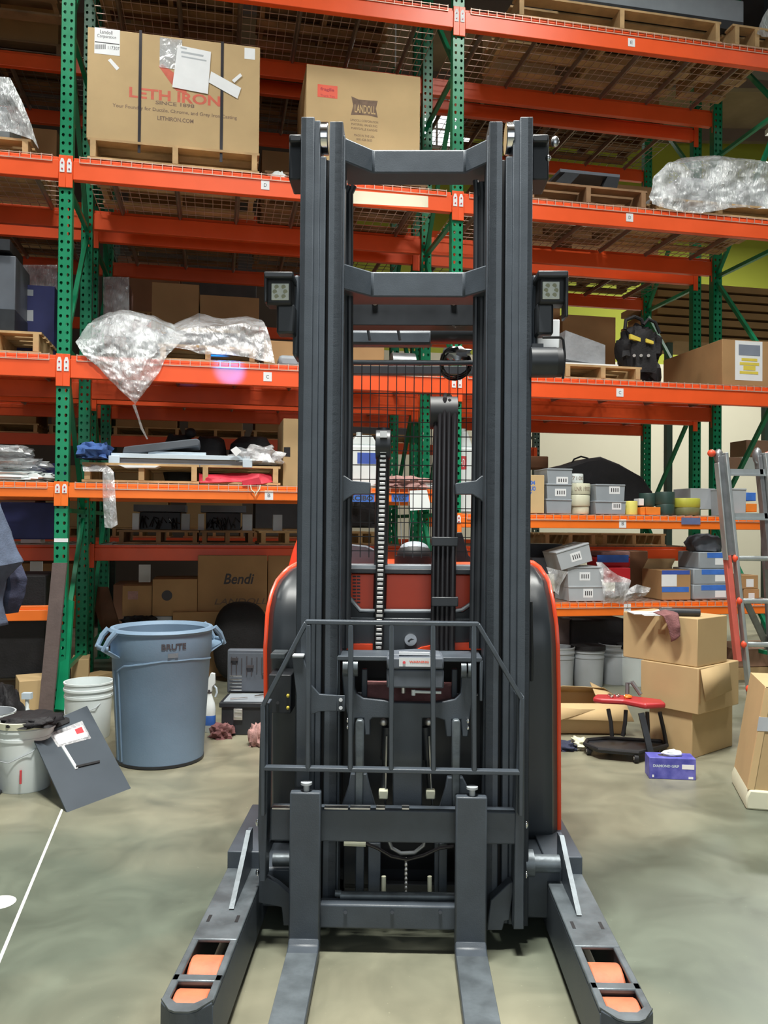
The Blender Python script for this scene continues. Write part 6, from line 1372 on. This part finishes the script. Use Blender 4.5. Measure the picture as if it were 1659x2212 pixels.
# rolling stool
def stool():
    Yc_ = G(1350, 1640)[1]+.10; x = lambda px: (px-829.5)/F*Yc_; z = lambda py: hitY(1350, py, Yc_)[2]
    zs = z(1520)
    seat = MB(); sa = [(1284, 1506), (1300, 1500), (1360, 1508), (1425, 1525), (1418, 1536), (1380, 1537), (1335, 1528), (1284, 1517)]
    s1 = MB().prism([(x(1284), Yc_+.02), (x(1300), Yc_-.02), (x(1345), Yc_-.04), (x(1378), Yc_-.16), (x(1425), Yc_-.13), (x(1428), Yc_-.02), (x(1385), Yc_+.06), (x(1340), Yc_+.12), (x(1300), Yc_+.12)], 'z', zs, zs+.035)
    legs = []
    for a_, b_ in (((1314, 1532), (1322, 1590)), ((1352, 1534), (1345, 1590)), ((1398, 1538), (1398, 1606)), ((1425, 1538), (1440, 1620))):
        p0, p1 = hitY(a_[0], a_[1], Yc_), hitY(b_[0], b_[1], Yc_); legs.append(P('leg', MB().tube([p0, ((p0[0]+p1[0])/2+.005, p0[1], (p0[2]+p1[2])/2), (p1[0], p1[1], max(.06, p1[2]))], .013, 10), 'rubber'))
    tray = MB().prism([(x(1266), Yc_), (x(1285), Yc_-.12), (x(1360), Yc_-.19), (x(1440), Yc_-.02), (x(1440), Yc_+.08), (x(1330), Yc_+.15), (x(1280), Yc_+.1)], 'z', .045, .06)
    rim = MB().tube([(x(1266), Yc_, .065), (x(1285), Yc_-.12, .065), (x(1360), Yc_-.19, .065), (x(1440), Yc_-.02, .065), (x(1440), Yc_+.08, .065), (x(1330), Yc_+.15, .065), (x(1280), Yc_+.1, .065), (x(1266), Yc_, .065)], .013, 8)
    cs = []
    for px, dy in ((1273, -.01), (1357, -.18), (1432, .0), (1330, .12)):
        cs.append(P('caster', MB().cyl((x(px)-.012, Yc_+dy, .028), (x(px)+.012, Yc_+dy, .028), .027, 16), 'rubber', [P('hub', MB().cyl((x(px)-.014, Yc_+dy, .028), (x(px)+.014, Yc_+dy, .028), .012, 12), 'zinc')]))
    post = P('brace', MB().bar(hitY(1385, 1540, Yc_-.12), (x(1392), Yc_-.18, .0+.01), .035, .02), 'truck_black')
    thing('rolling_stool', 'low black mechanic stool with a red padded seat and casters, before the carton stack', 'stool', WD, [P('seat', s1, 'seat_red', bev=.012)]+legs+[P('tray', tray, 'truck_black'), P('tray_rim', rim, 'rubber'), post]+cs)
    c_ = (x(1340), Yc_+.02, zs+.036)
    m_ = MB(); rr = random.Random(11)
    for i in range(7): m_.ball((c_[0]+rr.uniform(-.06, .05), c_[1]+rr.uniform(-.05, .05), c_[2]+.008), .012, .012, .009, .2, 10)
    thing('steel_fittings', 'small heap of bright steel fittings on the red seat', 'fittings', WD, [P('steel_fittings', m_, 'chrome')])
    thing('orange_clip', 'small orange plastic clip on the red seat', 'clip', WD, [P('orange_clip', MB().ball((c_[0]+.05, c_[1]-.03, c_[2]+.01), .025, .015, .012, .6, 14), 'tub_orange')])
    thing('bent_pipe', 'curved dark pipe lying on the stool seat', 'tool', WD, [P('bent_pipe', MB().tube([(x(1365), Yc_+.08, zs+.04), (x(1366), Yc_+.09, zs+.11), (x(1375), Yc_+.08, zs+.12), (x(1390), Yc_+.04, zs+.05)], .014, 8), 'alu_dark')])
stool()
def glovebox():
    Y = G(1452, 1684)[1]; x0, x1 = hitY(1404, 1670, Y)[0], hitY(1502, 1670, Y)[0]; w_ = x1-x0; h = hitY(1450, 1638, Y)[2]; fr = ((x0+x1)/2, Y, -.10)
    a_ = -w_/2; ft = lambda m_: m_
    thing('glove_box', 'blue and purple cardboard dispenser of disposable gloves on the floor, white glove poking out', 'box', fr, [
        P('carton', MB().box(-w_/2, w_/2, 0, .12, 0, h), 'glove_blue', bev=.003),
        P('lettering', MB().text('DIAMOND GRIP', -w_*.42, 0, h*.56, w_*.56, h*.13, bold=.03), 'panel_ice'),
        P('label', MB().box(w_*.20, w_*.46, -.0012, -.0001, h*.50, h*.72).box(-w_*.44, -w_*.40, -.0012, -.0001, h*.08, h*.2).box(w_*.34, w_*.44, -.0012, -.0001, h*.05, h*.15), 'paper'),
        P('slot', MB().prism([(-.06+.07*math.cos(i*.524)*1.0+.06, .06+.03*math.sin(i*.524)) for i in range(12)], 'z', h+.0002, h+.001), 'ink'),
        P('glove', MB().ball((.01, .06, h+.012), .055, .03, .022, .25, 20), 'plastic_white')])
glovebox()
# cream-edged crate at the right edge
def crate():
    Y = 4.25; fr = ((1668-829.5)/F*Y, Y, .45)
    fr = (hitY(1616, 1690, Y)[0], Y, -.25)
    w_, d_, h = .5, .45, .62
    P1 = []
    b = MB().prism([(0.0, .08), (w_, .08), (w_, h), (.085, h)], 'y', 0, d_)
    edge = MB().prism([(-.012, .0), (w_, .0), (w_, .10), (.005, .10), (-.012, .06)], 'y', -.012, d_)
    strip = MB().prism([(-.003, .10), (.028, .10), (.112, h), (.08, h)], 'y', -.004, .02)
    band = MB().prism([(.04, .40), (w_, .40), (w_, .47), (.05, .47)], 'y', -.006, 0)
    thing('shipping_crate', 'brown crate with cream bottom rail cut by the right edge of the picture', 'crate', fr, [P('panel', b, 'carton'), P('bottom_rail', edge, 'plastic_cream', bev=.01), P('corner_strip', strip, 'carton_pale'), P('band', band, 'bin_pale')])
crate()
thing('wood_crate', 'pinkish brown wooden crate on the floor behind the ladder', 'crate', RK, [P('body', MB().box(R(1592, 1450, .35)[0], R(1760, 1450, .35)[0], .35, .9, .12, R(1640, 1402, .35)[2]), 'carton_red', bev=.004),
    P('board', MB().box(R(1590, 1450, .33)[0], R(1760, 1450, .33)[0], .33, .35, .32, .36).box(R(1590, 1450, .33)[0], R(1760, 1450, .33)[0], .33, .35, .62, .66), 'wood_dark'), P('skid', MB().box(R(1592, 1450, .35)[0], R(1760, 1450, .35)[0], .35, .45, .0, .115), 'wood')])
# ---------------------------------------------------------------- ladder
def ladder():
    Y0 = 5.75; P1 = []
    def p(px, py, dy=0): return hitY(px, py, Y0+dy)
    def rail(name, x0, y0, x1, y1, w_, d_, mat, dy=0, **k):
        a_, b_ = p(x0, y0, dy), p(x1, y1, dy); return P(name, MB().bar(a_, b_, w_, d_, (0, 1, 0)), mat, bev=.004, **k)
    lx = lambda y: 1552+(y-975)*(1588-1552)/(1330-975)
    P1.append(rail('rail', lx(985), 985, lx(1200), 1200, .042, .07, 'alu_dark', .04))
    P1.append(rail('rail', lx(975)+14, 978, lx(1660)+14, 1660, .022, .07, 'alu'))
    P1.append(rail('rail', lx(1195)-4, 1200, lx(1425)-4, 1428, .040, .06, 'ladder_red', .03, label='red-labelled lower rail'))
    P1.append(rail('rail', lx(1000)-6, 1000, lx(1210)-8, 1210, .012, .075, 'alu', .0))
    P1.append(rail('rail', 1652, 978, 1652+(1660-975)*.1, 1660, .026, .07, 'alu'))
    P1.append(rail('rail', 1637, 985, 1637+25, 1230, .03, .07, 'alu_dark', .04))
    for i, y in enumerate((1020, 1115, 1206, 1298, 1392, 1488, 1585)):
        xa = lx(y)+16; a_, b_ = p(xa, y, .02), p(1660+(y-1000)*.09, y+1, .02)
        if i < 2: m_ = MB().bar(a_, b_, .03, .045, (0, 0, 1)).bar((a_[0], a_[1]-.02, a_[2]-.02), (b_[0], b_[1]-.02, b_[2]-.02), .02, .012, (0, 0, 1))
        else: m_ = MB().cyl(a_, b_, .018, 16)
        P1.append(P('rung', m_, 'alu'))
        if i > 1: P1.append(P('rung_knob', MB().ball(p(xa-3, y, -.02), .02, .02, .026), 'knob_red'))
    P1.append(P('top_cap', MB().ball(p(1552, 985, .04), .032, .035, .05), 'alu_dark')); P1.append(P('top_cap', MB().ball(p(1636, 985, .04), .032, .035, .06), 'alu_dark'))
    P1.append(P('hinge_knob', MB().ball(p(1537, 979, .03), .028, .028, .026), 'knob_red')); P1.append(P('hinge_knob', MB().ball(p(1657, 982, .03), .02, .02, .02), 'knob_red'))
    P1.append(P('rear_leg', MB().bar(p(1612, 1300, .25), p(1659, 1400, .45), .04, .03, (0, 1, 0)), 'alu_dark'))
    P1.append(P('rear_leg', MB().bar(p(1643, 1030, .1), p(1670, 1500, .5), .035, .03, (0, 1, 0)), 'alu_dark'))
    a_, b_ = p(lx(1660)+14, 1660), p(1652+(1660-975)*.1, 1660)
    P1.append(P('rail', MB().bar(a_, (a_[0]+.01, a_[1], .0), .022, .07, (0, 1, 0)), 'alu')); P1.append(P('rail', MB().bar(b_, (b_[0]+.01, b_[1], .0), .026, .07, (0, 1, 0)), 'alu'))
    thing('ladder', 'tall folding aluminium ladder with red knobs standing at the right edge', 'ladder', WD, P1)
ladder()
